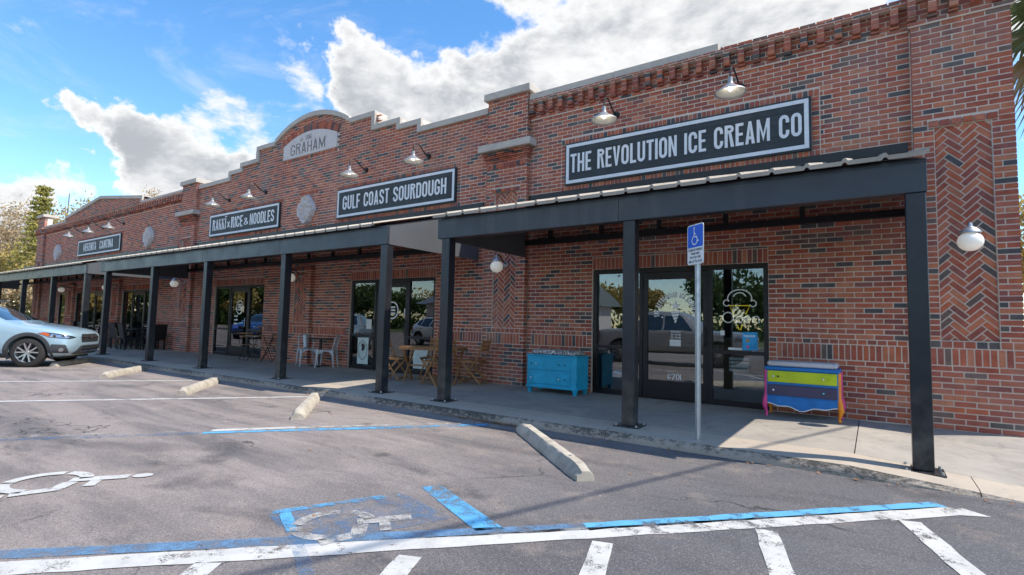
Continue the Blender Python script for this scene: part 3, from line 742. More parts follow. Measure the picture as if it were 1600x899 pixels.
# carved medallions
def medallion(cx, cz=3.965):
    nr, na = 14, 64; P = [(0, -.075, 0)]; F = []
    for i in range(1, nr + 1):
        q = i / nr
        for j in range(na):
            a = 2 * math.pi * j / na
            edge = 1 + .07 * math.cos(4 * a) + .035 * math.cos(12 * a + .4)
            rx, rz = .325 * edge * q, .36 * edge * q
            rel = .075 + .034 * math.cos(8 * a + 3 * q) * math.sin(math.pi * q) + .034 * math.cos(13 * q) + .016 * math.cos(16 * a) * (1 if .5 < q < .85 else 0)
            if q < .25: rel = .06 + .01 * math.cos(6 * a)
            if i == nr: rel = .012
            P.append((rx * math.cos(a), -rel, rz * math.sin(a)))
    F += [(0, 1 + (j + 1) % na, 1 + j) for j in range(na)]
    for i in range(nr - 1):
        for j in range(na):
            a, b = 1 + i * na + j, 1 + i * na + (j + 1) % na; F.append((a, b, b + na, a + na))
    P2 = P[-na:]; base = len(P); P += [(x, .02, z) for x, y, z in P2]; s0 = 1 + (nr - 1) * na
    F += [(s0 + j, s0 + (j + 1) % na, base + (j + 1) % na, base + j) for j in range(na)]
    o = MB().add(P, F).build('carved_medallion', M['stonewhite'], bld, smooth=True); o.location = (cx, -.012, cz)
for x in MEDS: medallion(x)
# ---------------------------------------------------------------- lettering (condensed gothic built from bars and strips)
def arcpts(cx, cy, rx, ry, a0, a1, n=7): return [(cx + rx * math.cos(R(a0 + (a1 - a0) * i / n)), cy + ry * math.sin(R(a0 + (a1 - a0) * i / n))) for i in range(n + 1)]
def strip(path, w, closed=False):
    n = len(path); L, Rr = [], []
    for i in range(n):
        p = Vector(path[i]); a = Vector(path[i - 1]) if (i or closed) else None; b = Vector(path[(i + 1) % n]) if (i < n - 1 or closed) else None
        d1 = (p - a).normalized() if a is not None else None; d2 = (b - p).normalized() if b is not None else None
        d1 = d1 or d2; d2 = d2 or d1
        n1, n2 = Vector((-d1.y, d1.x)), Vector((-d2.y, d2.x)); mi = n1 + n2; mi = mi.normalized() if mi.length > 1e-6 else n1
        k = w / 2 / max(.35, mi.dot(n1)); L.append(p + mi * k); Rr.append(p - mi * k)
    Q = []
    for i in range(n if closed else n - 1):
        j = (i + 1) % n; Q.append([tuple(L[i]), tuple(L[j]), tuple(Rr[j]), tuple(Rr[i])])
    return Q
def B(x0, y0, x1, y1): return [[(x0, y0), (x1, y0), (x1, y1), (x0, y1)]]
def glyph(ch, w=.44, s=.145):
    h = s / 2; r_ = w / 2 - h; c = w / 2
    def ring(): return strip(arcpts(c, 1 - h - r_ * 1.1, r_, r_ * 1.1, 0, 180) + arcpts(c, h + r_ * 1.1, r_, r_ * 1.1, 180, 360), s, True)
    if ch == 'O' or ch == '0': return w, ring()
    if ch == 'C': return w, strip([(w - h, .66)] + arcpts(c, 1 - h - r_ * 1.1, r_, r_ * 1.1, 0, 180) + arcpts(c, h + r_ * 1.1, r_, r_ * 1.1, 180, 360) + [(w - h, .34)], s)
    if ch == 'G': return w, strip([(w - h, .68)] + arcpts(c, 1 - h - r_ * 1.1, r_, r_ * 1.1, 0, 180) + arcpts(c, h + r_ * 1.1, r_, r_ * 1.1, 180, 360) + [(w - h, .40)], s) + B(c - .01, .40, w, .40 + s * .8)
    if ch == 'U': return w, strip([(h, 1)] + arcpts(c, h + r_ * 1.1, r_, r_ * 1.1, 180, 360) + [(w - h, 1)], s)
    if ch == 'J': return w * .85, strip([(.02, .26)] + arcpts(c, h + r_ * 1.1, r_, r_ * 1.1, 180, 360) + [(w - h, 1)], s)
    if ch == 'S':
        q = .255; return w, strip([(w - h, .70)] + arcpts(c, 1 - h - r_ * .95, r_, r_ * .95, 0, 180, 8) + [(h + .01, .62), (c, .5), (w - h - .01, .38)] + arcpts(c, h + r_ * .95, r_, r_ * .95, 0, -180, 8) + [(h, .30)], s)
    if ch == 'D': return w, B(0, 0, s, 1) + strip([(s, 1 - h)] + arcpts(c, 1 - h - r_, r_, r_, 80, 0, 6) + arcpts(c, h + r_, r_, r_, 0, -80, 6) + [(s, h)], s)
    if ch in 'PRB':
        top = strip([(s, 1 - h)] + arcpts(c, 1 - h - r_ * .8, r_, r_ * .8, 80, -80, 9) + [(s, 1 - h - r_ * 1.6)], s * .92); yb = 1 - h - r_ * 1.6
        g_ = B(0, 0, s, 1) + top
        if ch == 'R': g_ += [[(c - .03, yb - h * .92), (c + .10, yb - h * .92), (w + .01, 0), (w - s - .005, 0)]]
        if ch == 'B': g_ += strip([(s, h)] + arcpts(c, (yb - h * .95) / 2 + h * .0 + .01, r_, (yb - h * .95) / 2 - h + .01, -80, 80, 9) + [(s, yb - h * 1.9)], s * .9)
        return w, g_
    if ch == 'E': return w * .84, B(0, 0, s, 1) + B(s, 0, w * .84, s * .9) + B(s, 1 - s * .9, w * .84, 1) + B(s, .5 - s * .43, w * .76, .5 + s * .43)
    if ch == 'F': return w * .82, B(0, 0, s, 1) + B(s, 1 - s * .9, w * .82, 1) + B(s, .5 - s * .5, w * .74, .5 + s * .4)
    if ch == 'L': return w * .80, B(0, 0, s, 1) + B(s, 0, w * .80, s * .9)
    if ch == 'T': return w * .92, B(0, 1 - s * .9, w * .92, 1) + B(w * .46 - h, 0, w * .46 + h, 1 - s * .9)
    if ch == 'H': return w, B(0, 0, s, 1) + B(w - s, 0, w, 1) + B(s, .5 - s * .45, w - s, .5 + s * .45)
    if ch == 'I' or ch == '1': return s, B(0, 0, s, 1)
    if ch == 'N': return w, B(0, 0, s * .95, 1) + B(w - s * .95, 0, w, 1) + [[(s * .95, 1), (s * .95, .62), (w - s * .95, 0), (w - s * .95, .38)]]
    if ch == 'M': W = w * 1.32; return W, B(0, 0, s * .92, 1) + B(W - s * .92, 0, W, 1) + [[(s * .92, 1), (s * .92, .66), (W / 2, .02), (W / 2, .34)], [(W / 2, .34), (W / 2, .02), (W - s * .92, .66), (W - s * .92, 1)]]
    if ch == 'V': return w, [[(0, 1), (s, 1), (c, .30), (c, 0), (c - .055, 0)], [(c, .30), (w - s, 1), (w, 1), (c + .055, 0), (c, 0)]]
    if ch == 'A': return w * 1.02, [[(0, 0), (s, 0), (c, .72), (c, 1), (c - .065, 1)], [(c, .72), (w - s, 0), (w, 0), (c + .065, 1), (c, 1)]] + [[(c - .085, .20), (c + .085, .20), (c + .062, .33), (c - .062, .33)]]
    if ch == 'W': W = w * 1.45; return W, [[(0, 1), (s * .9, 1), (W * .27, .25), (W * .27, 0), (W * .2, 0)], [(W * .27, .25), (W / 2, .85), (W / 2, .95), (W / 2 - .02, .95), (W * .27, 0)], [(W / 2, .85), (W * .73, .25), (W * .73, 0), (W / 2, .95)], [(W * .73, .25), (W - s * .9, 1), (W, 1), (W * .8, 0), (W * .73, 0)]]
    if ch == 'K': return w, B(0, 0, s, 1) + [[(s, .36), (w - s * 1.1, 1), (w, 1), (s, .62 - .02)], [(s + .05, .60), (w - s, 0), (w + .01, 0), (s + .14, .70)]][:1] + [[(s + .055, .46), (w - s, 0), (w + .01, 0), (s + .14, .66)]]
    if ch == 'Y': return w, B(c - h, 0, c + h, .42) + [[(c - h, .42), (c, .42), (c, .60), (s, 1), (0, 1)], [(c, .42), (c + h, .42), (w, 1), (w - s, 1), (c, .60)]]
    if ch == 'X': return w, [[(0, 1), (s, 1), (w, 0), (w - s, 0)], [(0, 0), (s, 0), (c, .40), (c - .075, .5)], [(w, 1), (w - s, 1), (c, .60), (c + .075, .5)]]
    if ch == 'x': return w * .8, [[(0, .62), (.12, .62), (w * .8, .10), (w * .8 - .12, .10)], [(0, .10), (.12, .10), (w * .4, .31), (w * .4 - .06, .36)], [(w * .8, .62), (w * .8 - .12, .62), (w * .4, .41), (w * .4 + .06, .36)]]
    if ch == 'Z': return w * .9, B(0, 1 - s * .9, w * .9, 1) + B(0, 0, w * .9, s * .9) + [[(0, s * .9), (s * 1.1, s * .9), (w * .9, 1 - s * .9), (w * .9 - s * 1.1, 1 - s * .9)]]
    if ch == '&': return w * 1.1, strip([(w * 1.02, .10), (.12, .62)] + arcpts(w * .40, .74, .13, .12, 160, -30, 8) + [(.10, .36)] + arcpts(w * .42, .25, .17, .17, 165, 330, 8) + [(w * 1.02, .46)], s * .72)
    if ch == '2': return w, strip([(h, .70)] + arcpts(c, 1 - h - r_, r_, r_, 180, 0, 8) + [(w - h, .58), (h + .02, s * .9)], s) + B(0, 0, w, s * .9)
    if ch == '5': return w, B(0, .5, s * .9, 1) + B(s * .9, 1 - s * .9, w, 1) + strip([(s * .4, .57)] + arcpts(c, h + r_, r_, r_ * 1.1, 80, -140, 9), s * .9)
    if ch == '6': return w, strip([(w - h, .74)] + arcpts(c, 1 - h - r_, r_, r_, 10, 180, 7) + arcpts(c, h + r_ * .95, r_, r_ * .95, 180, 530, 14), s * .9)
    if ch == '7': return w, B(0, 1 - s * .9, w, 1) + [[(w - s * 1.1, 1 - s * .9), (w, 1 - s * .9), (s * 1.4, 0), (s * .3, 0)]]
    if ch == '$': return glyph('S', w, s)[0], glyph('S', w, s)[1]
    if ch == '.': return s, B(0, 0, s, s)
    return w * .55, []
def text_width(t, ht, w=.44, s=.145, gap=.075): return sum(glyph(c, w, s)[0] + gap for c in t) * ht - gap * ht
def letters(t, x, z, ht, y, mat, parent, w=.44, s=.145, gap=.075, width=None, name='letter', joined=False, xf=None):
    k = (width / text_width(t, ht, w, s, gap)) if width else 1.0; cur = 0.0; allm = MB()
    for ch in t:
        gw, polys = glyph(ch, w, s)
        if ch in 'ï': pass
        if polys:
            mb = MB()
            for i, p in enumerate(polys):
                q = [(x + (cur + a) * ht * k, z + b * ht) for a, b in p]
                if sum(q[j - 1][0] * q[j][1] - q[j][0] * q[j - 1][1] for j in range(len(q))) < 0: q = q[::-1]
                V = [(a, y - .0004 * (i % 3), b) for a, b in q]
                if xf: V = [xf(*v) for v in V]
                (allm if joined else mb).add(V, [tuple(range(len(V)))])
            if not joined: mb.build(name, mat, parent, fix=False)
        cur += gw + gap
    if joined: return allm.build(name, mat, parent, fix=False)

# GRAHAM stone
P = [(ST_X[0] + .01, 5.462), (ST_X[1] - .01, 5.462)] + [(ST_X[1] - .01 - (ST_X[1] - ST_X[0] - .02) * i / 20, stone_arc(ST_X[1] - .01 - (ST_X[1] - ST_X[0] - .02) * i / 20)) for i in range(21)]
st = MB().prism_y(P, -.03, .06).build('name_stone', M['stonewhite'], bld)
M['carve'] = simple('dark_carving', (.20, .175, .165), .9)  # letters are flat darker faces laid on the stone
letters('GRAHAM', -11.78, 5.53, .30, -.034, M['carve'], st, w=.50, s=.09, gap=.14, width=1.50, name='carved_letter')
letters('EST', -11.36, 5.87, .075, -.034, M['carve'], st, w=.5, s=.10, gap=.12, name='carved_letter'); letters('2016', -11.12, 5.87, .125, -.034, M['carve'], st, w=.5, s=.10, gap=.12, name='carved_letter')

# sign boards: recessed in the brick, planked panel, pale border, painted letters
def signboard(rc, txt, label, margin, hts, zoff=0.0, width=None, spans=None):
    a, b, c, e = rc; s_ = empty('signboard', ((a + b) / 2, 0, c), 0, label, 'sign')
    ox, oz = (a + b) / 2, c; W, H = b - a, e - c
    n = 9; ph = (H - .03) / n
    for i in range(n): MB().box(-W / 2 + .012, W / 2 - .012, -.052 - .0015 * (i % 2), .004, .015 + i * ph + .0015, .015 + (i + 1) * ph - .0015).build('board', M['signblack'], s_)
    MB().box(-W / 2, W / 2, -.046, .0045, 0, H).build('backing', M['signblack'], s_)
    f = .055; q = .028
    for nm, bx in (('border', (-W / 2 + q, W / 2 - q, q, q + f)), ('border', (-W / 2 + q, W / 2 - q, H - q - f, H - q)), ('border', (-W / 2 + q, -W / 2 + q + f, q + f + .0005, H - q - f - .0005)), ('border', (W / 2 - q - f, W / 2 - q, q + f + .0005, H - q - f - .0005))):
        MB().box(bx[0], bx[1], -.058, -.045, bx[2], bx[3]).build(nm, M['signwhite'], s_)
    for (t_, x, z, ht, wd) in spans: letters(t_, x, z, ht, -.0575, M['signwhite'], s_, width=wd)
    return s_
H0 = SIGNS[0][3] - SIGNS[0][2]
signboard(SIGNS[0], '', 'large black signboard reading The Revolution Ice Cream Co in white capitals', 0, 0, spans=[('THE REVOLUTION ICE CREAM CO', -1.80, .215, .335, 3.60)])
signboard(SIGNS[1], '', 'black signboard reading Gulf Coast Sourdough below two barn lamps', 0, 0, spans=[('GULF COAST SOURDOUGH', -1.68, .20, .34, 3.36)])
sr = signboard(SIGNS[2], '', 'black signboard reading Rakki x Rice and Noodles', 0, 0, spans=[('RAKKI', -1.70, .195, .335, .80), ('x', -.83, .195, .335, .17), ('RICE', -.60, .195, .335, .66), ('&', .14, .215, .235, .22), ('NOODLES', .44, .195, .335, 1.24)])
for dx in (-.965, -.905): MB().box(dx, dx + .045, -.0585, -.0575, .555, .60).build('letter', M['signwhite'], sr)
signboard(SIGNS[3], '', 'black signboard reading Mekenita Cantina below three barn lamps', 0, 0, spans=[('MEKENITA', -1.62, .195, .34, 1.46), ('CANTINA', .22, .195, .34, 1.40)])

# ---------------------------------------------------------------- storefronts
GY = .065
def pane(x0, x1, z0, z1, parent): return MB().box(x0, x1, GY, GY + .008, z0, z1).build('pane', M['glass'], parent)
def storefront(X, n):
    fr = MB(); y0, y1 = .035, .125; l, r_ = X - SW + .012, X - .012
    for bx in ((l, l + .055, 0.004, HEAD), (r_ - .055, r_, .004, HEAD), (l + .055, r_ - .055, HEAD - .07, HEAD - .002), (X - 1.90, X - 1.845, .004, HEAD - .07), (X - .825, X - .77, .004, HEAD - .07),
               (l + .055, X - 1.90, .004, .085), (X - .77, r_ - .055, .004, .085), (l + .055, X - 1.90, .745, .80), (X - .77, r_ - .055, .745, .80)):
        fr.box(bx[0], bx[1], y0, y1, bx[2], bx[3])
    f = fr.build('storefront_frame', M['bronze'], bld)
    for a, b in ((l + .055, X - 1.90), (X - .77, r_ - .055)):
        pane(a, b, .085, .745, f); pane(a, b, .80, HEAD - .07, f)
    MB().box(l + .0, r_, .02, .15, -.01, .0035).build('threshold', M['bronze'], bld)
    d0, d1 = X - 1.84, X - .83; dr = MB()
    for bx in ((d0, d0 + .075, .012, HEAD - .075), (d1 - .075, d1, .012, HEAD - .075), (d0 + .075, d1 - .075, HEAD - .19, HEAD - .075), (d0 + .075, d1 - .075, .012, .29)): dr.box(bx[0], bx[1], .045, .095, bx[2], bx[3])
    d = dr.build('door', M['bronze'], bld); MB().box(d0 + .075, d1 - .075, GY, GY + .008, .29, HEAD - .19).build('pane', M['glass'], d)
    hx = d1 - .045
    MB().tube([(hx, .045, .86), (hx, -.02, .86), (hx, -.02, 1.12), (hx, .045, 1.12)], .011, 8).build('handle', M['steel'] if n == 2 else M['black_metal'], d, smooth=True)
    for hz in (.25, 1.0, 1.75): MB().tube([(d0 - .004, .035, hz), (d0 - .004, .035, hz + .11)], .012, 8).build('hinge', M['black_metal'], d)
    return f, d
SFO = [storefront(X, n) for n, X in enumerate(SF)]
for a, b in small:
    fr = MB().box(a + .01, a + .06, .03, .12, .004, HEAD).box(b - .06, b - .01, .03, .12, .004, HEAD).box(a + .06, b - .06, .03, .12, HEAD - .07, HEAD - .002).build('door_frame', M['bronze'], bld)
    MB().box(a + .06, b - .06, GY, GY + .008, .02, HEAD - .07).build('pane', M['glass'], fr)
f0, d0 = SFO[0]; f1, d1 = SFO[1]; f2, d2 = SFO[2]; f3, d3 = SFO[3]
VY = .060
def card(x0, x1, z0, z1, mat, parent, name='poster', y=VY): return MB().box(x0, x1, y, y + .003, z0, z1).build(name, mat, parent)
# ice cream door: arched lettering, star and cone, house number, notices
cx, cz, rad = -1.322, 1.33, .255
def arc_text(t, cx, cz, rad, a_mid, ht, mat, parent, span, s=.20):
    tot = text_width(t, 1, .44, s, .12); cur = 0; mb = MB()
    for ch in t:
        gw, polys = glyph(ch, .44, s); a = a_mid + span / 2 - span * (cur + gw / 2) / tot; k = span * math.pi / 180 * rad / tot
        ca, sa = math.cos(R(a)), math.sin(R(a))
        for i, p in enumerate(polys):
            q = []
            for u, v in p:
                lx, ly = (u - gw / 2) * k, v * ht; rr = rad + ly
                q.append((cx + rr * ca + lx * sa, VY - .001 - .0003 * (i % 3), cz + rr * sa - lx * ca))
            if sum(q[j - 1][0] * q[j][2] - q[j][0] * q[j - 1][2] for j in range(len(q))) < 0: q = q[::-1]
            mb.add(q, [tuple(range(len(q)))])
        cur += gw + .12
    return mb.build('window_lettering', mat, parent, fix=False)
arc_text('THE REVOLUTION ICE CREAM CO', cx, cz, rad, 90, .085, M['vinyl'], d0, 200)
P = [(cx + r_ * math.sin(math.pi * k / 5), VY - .001, cz + .13 + r_ * math.cos(math.pi * k / 5)) for k in range(10) for r_ in [.082 if k % 2 == 0 else .035]]
MB().add(P, [tuple(range(10))[::-1]]).build('star_decal', M['vinyl'], d0, fix=False)
mb = MB()
for k in range(4):
    za, zb = cz + .045 - k * .048, cz + .008 - k * .048; wa, wb = .072 * (1 - k * .235), .072 * (1 - k * .235 - .17)
    mb.add([(cx - wb, VY - .001, zb - .008), (cx + wb, VY - .001, zb + .010), (cx + wa, VY - .001, za + .008), (cx - wa, VY - .001, za - .008)], [(0, 1, 2, 3)])
mb.build('cone_decal', M['vinyl'], d0, fix=False)
for dx in (-.21, .21): MB().add([(cx + dx + .014 * math.cos(a * math.pi / 5), VY - .001, 1.275 + .014 * math.sin(a * math.pi / 5)) for a in range(10)], [tuple(range(10))]).build('dot_decal', M['vinyl'], d0, fix=False)
for k in range(3): letters('OPEN DAILY' if k == 0 else '12 TO 10', cx - .07, 1.04 - k * .045, .026, VY - .001, M['vinyl'], d0, width=.15, name='window_lettering', joined=True)
card(cx - .09, cx + .08, .83, .93, M['paper'], d0, 'notice'); letters('6701', -1.445, .315, .085, VY - .001, M['vinyl'], d0, s=.11, width=.21, name='house_number', joined=True)
# right hand window: neon cone and script Open, posters
def tube3(pts, mat, parent, r_=.0085, name='neon_tube', y=.115): return MB().tube([(x, y, z) for x, z in pts], r_, 6).build(name, mat, parent, smooth=True)
nx, nz = -.40, 1.43
tube3([(nx + .165 * math.cos(R(a)), nz + .135 + .13 * math.sin(R(a))) for a in range(-20, 201, 10)], M['white_tube'], f0)
tube3([(nx + .09 * math.cos(R(a)), nz + .135 + .085 * math.sin(R(a))) for a in range(20, 161, 10)], M['white_tube'], f0)
tube3([(nx - .18 + .045 * math.cos(R(a)), nz + .07 + .045 * math.sin(R(a))) for a in range(40, 330, 15)], M['white_tube'], f0)
tube3([(nx + .18 + .045 * math.cos(R(a)), nz + .06 + .045 * math.sin(R(a))) for a in range(-160, 140, 15)], M['white_tube'], f0)
tube3([(nx - .08, nz - .10), (nx - .14, nz + .03), (nx + .14, nz + .03), (nx + .08, nz - .10)], M['yellow_tube'], f0)
tube3([(nx - .035, nz - .25), (nx - .015, nz - .315), (nx + .01, nz - .325), (nx + .035, nz - .25)], M['yellow_tube'], f0)
ox = nx - .235; bz_ = nz - .22
tube3([(ox + .075 + .075 * math.cos(R(a)), bz_ + .075 + .075 * math.sin(R(a))) for a in range(0, 361, 15)], M['white_tube'], f0)
tube3([(ox + .185, bz_ - .05), (ox + .185, bz_ + .05)] + [(ox + .23 + .045 * math.cos(R(a)), bz_ + .05 + .045 * math.sin(R(a))) for a in range(180, -181, -20)], M['white_tube'], f0)
tube3([(ox + .295, bz_ + .05), (ox + .38, bz_ + .05)] + [(ox + .338 + .043 * math.cos(R(a)), bz_ + .05 + .043 * math.sin(R(a))) for a in range(0, 310, 15)], M['white_tube'], f0)
tube3([(ox + .415, bz_), (ox + .415, bz_ + .09), (ox + .415, bz_ + .06)] + [(ox + .455 + .04 * math.cos(R(a)), bz_ + .055 + .04 * math.sin(R(a))) for a in range(180, -1, -20)] + [(ox + .495, bz_)], M['white_tube'], f0)
card(-.355, -.155, .815, 1.075, M['poster_blue'], f0); letters('FROZEN', -.335, 1.005, .03, VY - .001, M['vinyl'], f0, width=.15, joined=True, name='window_lettering'); card(-.31, -.26, .93, .98, M['kraft'], f0, y=VY - .002); card(-.30, -.27, .845, .885, M['pink'], f0, y=VY - .002)
card(-.66, -.60, 1.02, 1.09, M['paper'], f0, 'notice'); card(-.55, -.36, .812, .845, M['paper'], f0, 'notice')
for k in range(4): card(-.56, -.29, .66 - k * .055, .70 - k * .055, M['paper'], f0, 'blind_slat', y=.16)
card(-2.44, -2.27, .26, .36, M['teal'], f0, 'display_card', y=.2); card(-2.28, -2.05, .28, .50, M['kraft'], f0, 'display_card', y=.22)
# sourdough shop: OPEN panel, posters, round door decal
X = SF[1]
card(X - .62, X - .07, 1.50, 1.80, M['mint'], f1, 'open_panel', y=.12); letters('OPEN', X - .57, 1.56, .19, .117, M['cream'], f1, s=.15, width=.46, joined=True, name='open_letters')
card(X - 2.45, X - 2.08, .11, .72, M['mint'], f1, 'poster')
mb = MB(); 
for ra, rb_ in ((.165, .155), (.135, .130)):
    mb.add([(X - 2.27 + q * math.cos(a * math.pi / 16), VY - .002, .43 + q * 1.35 * math.sin(a * math.pi / 16)) for a in range(32) for q in (ra, rb_)], [(2 * a, (2 * a + 2) % 64, (2 * a + 3) % 64, 2 * a + 1) for a in range(32)])
mb.build('round_print', M['ink'], f1)
MB().add([(X - 2.26 + .06 * math.cos(a * .3) * (1 + .3 * math.sin(a)), VY - .002, .50 + .09 * math.sin(a * .3)) for a in range(21)], [tuple(range(21))]).build('print', M['ink'], f1)
card(X - 2.06, X - 1.95, .11, .50, M['kraft'], f1, 'poster', y=.14); card(X - 2.52, X - 2.22, .81, .90, M['poster_royal'], f1, 'display_box', y=.16); card(X - 2.18, X - 2.0, .93, 1.15, M['paper'], f1, 'notice')
card(X - 2.52, X - 2.36, .90, 1.12, M['paper'], f1, 'display_box', y=.16); card(X - 2.36, X - 2.26, .90, 1.08, M['green'], f1, 'display_box', y=.16); card(X - 2.5, X - 2.24, 1.15, 1.19, M['redp'], f1, 'display_box', y=.16)
card(X - 1.12, X - .95, .82, .93, M['poster_royal'], d1, 'display_box', y=.16); card(X - .62, X - .2, .12, .52, M['mint'], f1, 'poster')
def disc_decal(x, z, rx, rz, parent):
    mb = MB()
    for ra, rb_ in ((1, .84),):
        mb.add([(x + q * rx * math.cos(a * math.pi / 18), VY - .001, z + q * rz * math.sin(a * math.pi / 18)) for a in range(36) for q in (ra, rb_)], [(2 * a, (2 * a + 2) % 72, (2 * a + 3) % 72, 2 * a + 1) for a in range(36)])
    for k in range(3): mb.box(x - rx * .5, x + rx * .5, VY - .001, VY, z - rz * .42 + k * rz * .34, z - rz * .42 + k * rz * .34 + rz * .17)
    mb.build('round_decal', M['vinyl'], parent)
disc_decal(X - 1.33, 1.36, .20, .20, d1); disc_decal(SF[2] - 1.34, 1.42, .19, .21, d2)
card(X - .90 - .03, X - .90 + .0, 1.22, 1.40, M['paper'], d1, 'notice', y=.042)
for k in range(3): card(SF[2] - 1.62, SF[2] - 1.42, .92 + k * .11, .965 + k * .11, M['paper'], d2, 'notice')
card(SF[2] - 1.66, SF[2] - 1.36, .80, .90, M['poster_royal'], d2, 'notice')
for X in SF[:3]:
    MB().box(X - 2.5, X - .3, 2.2, 2.8, .01, .95).build('counter', M['counter'], bld)

# ---------------------------------------------------------------- steel canopies
FZ0, FZ1 = 2.332, 2.628
def canopy(x0, x1, posts, label, xe0=None, xe1=None):
    c = empty('canopy', ((x0 + x1) / 2, -2.4, 0), 0, label, 'canopy', 'steel canopies over the walkway'); ox, oy = (x0 + x1) / 2, -2.4
    def bb(mb, nm, mat, **k):
        mb.v = [(x - ox, y - oy, z) for x, y, z in mb.v]; return mb.build(nm, mat, c, **k)
    n = max(1, round((x1 - x0) / 3.0)); w = (x1 - x0) / n
    for i in range(n): bb(MB().box(x0 + i * w + .001, x0 + (i + 1) * w - .001, -2.475, -2.43, FZ0, FZ1), 'fascia_panel', M['canopy'], bevel=.004)
    bb(MB().box(x0, x1, -2.482, -2.429, FZ1 - .035, FZ1 - .020), 'fascia_trim', M['canopy'])
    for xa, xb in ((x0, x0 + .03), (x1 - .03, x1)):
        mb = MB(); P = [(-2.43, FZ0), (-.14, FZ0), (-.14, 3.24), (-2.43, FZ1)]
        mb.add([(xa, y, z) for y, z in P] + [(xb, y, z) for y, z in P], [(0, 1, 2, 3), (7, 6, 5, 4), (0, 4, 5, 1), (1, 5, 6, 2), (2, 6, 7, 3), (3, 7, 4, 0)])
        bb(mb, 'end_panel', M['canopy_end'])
    # ribbed sheet with a lip over the fascia
    pr = []; x = x0 - .02
    while x < x1 + .02:
        pr += [(x, 0), (x + .238, 0), (x + .254, .024), (x + .272, .024), (x + .288, 0)]; x += .30
    pr = [(p, h_) for p, h_ in pr if p <= x1 + .02]
    P = []
    for p, h_ in pr: P += [(p, -2.570, 2.622 + h_ * 1.0), (p, -2.575, 2.662 + h_), (p, -.03, 3.365 + h_)]
    k = len(pr)
    bb(MB().add(P, [(i * 3 + j, (i + 1) * 3 + j, (i + 1) * 3 + j + 1, i * 3 + j + 1) for i in range(k - 1) for j in range(2)]), 'roof_sheet', M['roof'], fix=False)
    mb = MB(); P = [(-2.425, 2.600), (-.03, 3.255), (-.03, 3.300), (-2.425, 2.645)]
    mb.add([(x0 + .032, y, z) for y, z in P] + [(x1 - .032, y, z) for y, z in P], [(0, 1, 2, 3), (7, 6, 5, 4), (0, 4, 5, 1), (1, 5, 6, 2), (2, 6, 7, 3), (3, 7, 4, 0)])
    bb(mb, 'underside_shade', M['black_metal'])  # added black sheet, puts the shade under the roof into its colour
    bb(MB().box(x0 + .04, x1 - .04, -.20, -.125, 2.545, 2.635), 'ledger', M['black_metal'])
    x = x0 + .55
    while x < x1 - .3:
        bb(MB().box(x - .03, x + .03, -.19, -.13, 2.636, 3.16), 'hanger', M['black_metal']); x += .98
    bb(MB().box(x0 + .04, x1 - .04, -2.40, -2.30, FZ0 + .005, FZ0 + .10), 'header_beam', M['black_metal'])
    for px in posts[:: 1]:
        mb = MB(); a, b = Vector((px + .07, -2.3, 2.50)), Vector((px + .07, -.16, 2.98)); mb.bar(a, b, .06, .08); bb(mb, 'rafter', M['black_metal'])
    # wall flashing
    for a, b in ((x0, x1),): bb(MB().box(a, min(b, 1.655), -.035, -.012, 3.38, 3.50), 'flashing', M['black_metal'])
    for px in posts:
        z0 = ztop_walk(px + .07) - (.0 if px < 1.2 else .006)
        p = bb(MB().box(px, px + .145, -2.467, -2.327, z0 + .012, FZ0 - .001), 'post', M['post'], bevel=.008)
        q = MB().box(px - .07 - ox, px + .215 - ox, -2.537 - oy, -2.257 - oy, z0 - .002, z0 + .012).build('base_plate', M['post'], p)
        for dx in (-.045, .19):
            for dy in (-2.51, -2.285):
                MB().lathe([(.0005, z0 + .034), (.012, z0 + .034), (.012, z0 + .012)], 6, (px + dx - ox, dy - oy, 0)).build('bolt', M['galv'], p)
    return c
canopy(-4.02, 1.615, [-3.94, -1.15, 1.46], 'dark steel canopy on three posts below the ice cream signboard')
canopy(-16.98, -5.09, [-16.68, -13.66, -10.97, -8.00, -5.245], 'long dark steel canopy on five posts below the sourdough and noodle signboards')
canopy(-35.5, -18.1, [-35.2, -31.6, -28.0, -24.6, -21.3, -18.27], 'far dark steel canopy on posts below the cantina signboard')

# ---------------------------------------------------------------- lamps
def barn_lamp(x, label, yaw=0.0):
    t = empty('barn_lamp', (x, 0, 4.69), yaw, label, 'lamp', 'gooseneck barn lamps over the signboards')
    MB().lathe([(.0005, -.05), (.05, -.05), (.055, -.02), (.055, .0)], 16, axis='y').build('wall_plate', M['black_metal'], t, smooth=True)
    pts = [(0, -.03, 0), (0, -.10, .005), (0, -.19, .05), (0, -.27, .115), (0, -.35, .155), (0, -.43, .15), (0, -.485, .10), (0, -.50, .03), (0, -.50, -.06)]
    MB().tube(pts, .0125, 8).build('gooseneck', M['black_metal'], t, smooth=True)
    s_ = MB().lathe([(.012, -.03), (.034, -.032), (.036, -.10), (.042, -.125), (.085, -.165), (.15, -.205), (.205, -.240), (.215, -.262), (.211, -.262), (.20, -.242), (.146, -.209), (.08, -.17), (.03, -.14), (.0005, -.135)], 32, (0, -.50, 0)).build('shade', M['enamel'], t, smooth=True)
    MB().lathe([(.196, -.2445), (.146, -.2115), (.082, -.1735), (.032, -.1435)], 32, (0, -.50, 0)).build('inner_reflector', M['shadein'], s_, smooth=True)
    MB().sphere((0, -.50, -.185), .034, 12, 8, (1, 1, 1.25)).build('bulb', M['bulb'], s_, smooth=True)
    return t
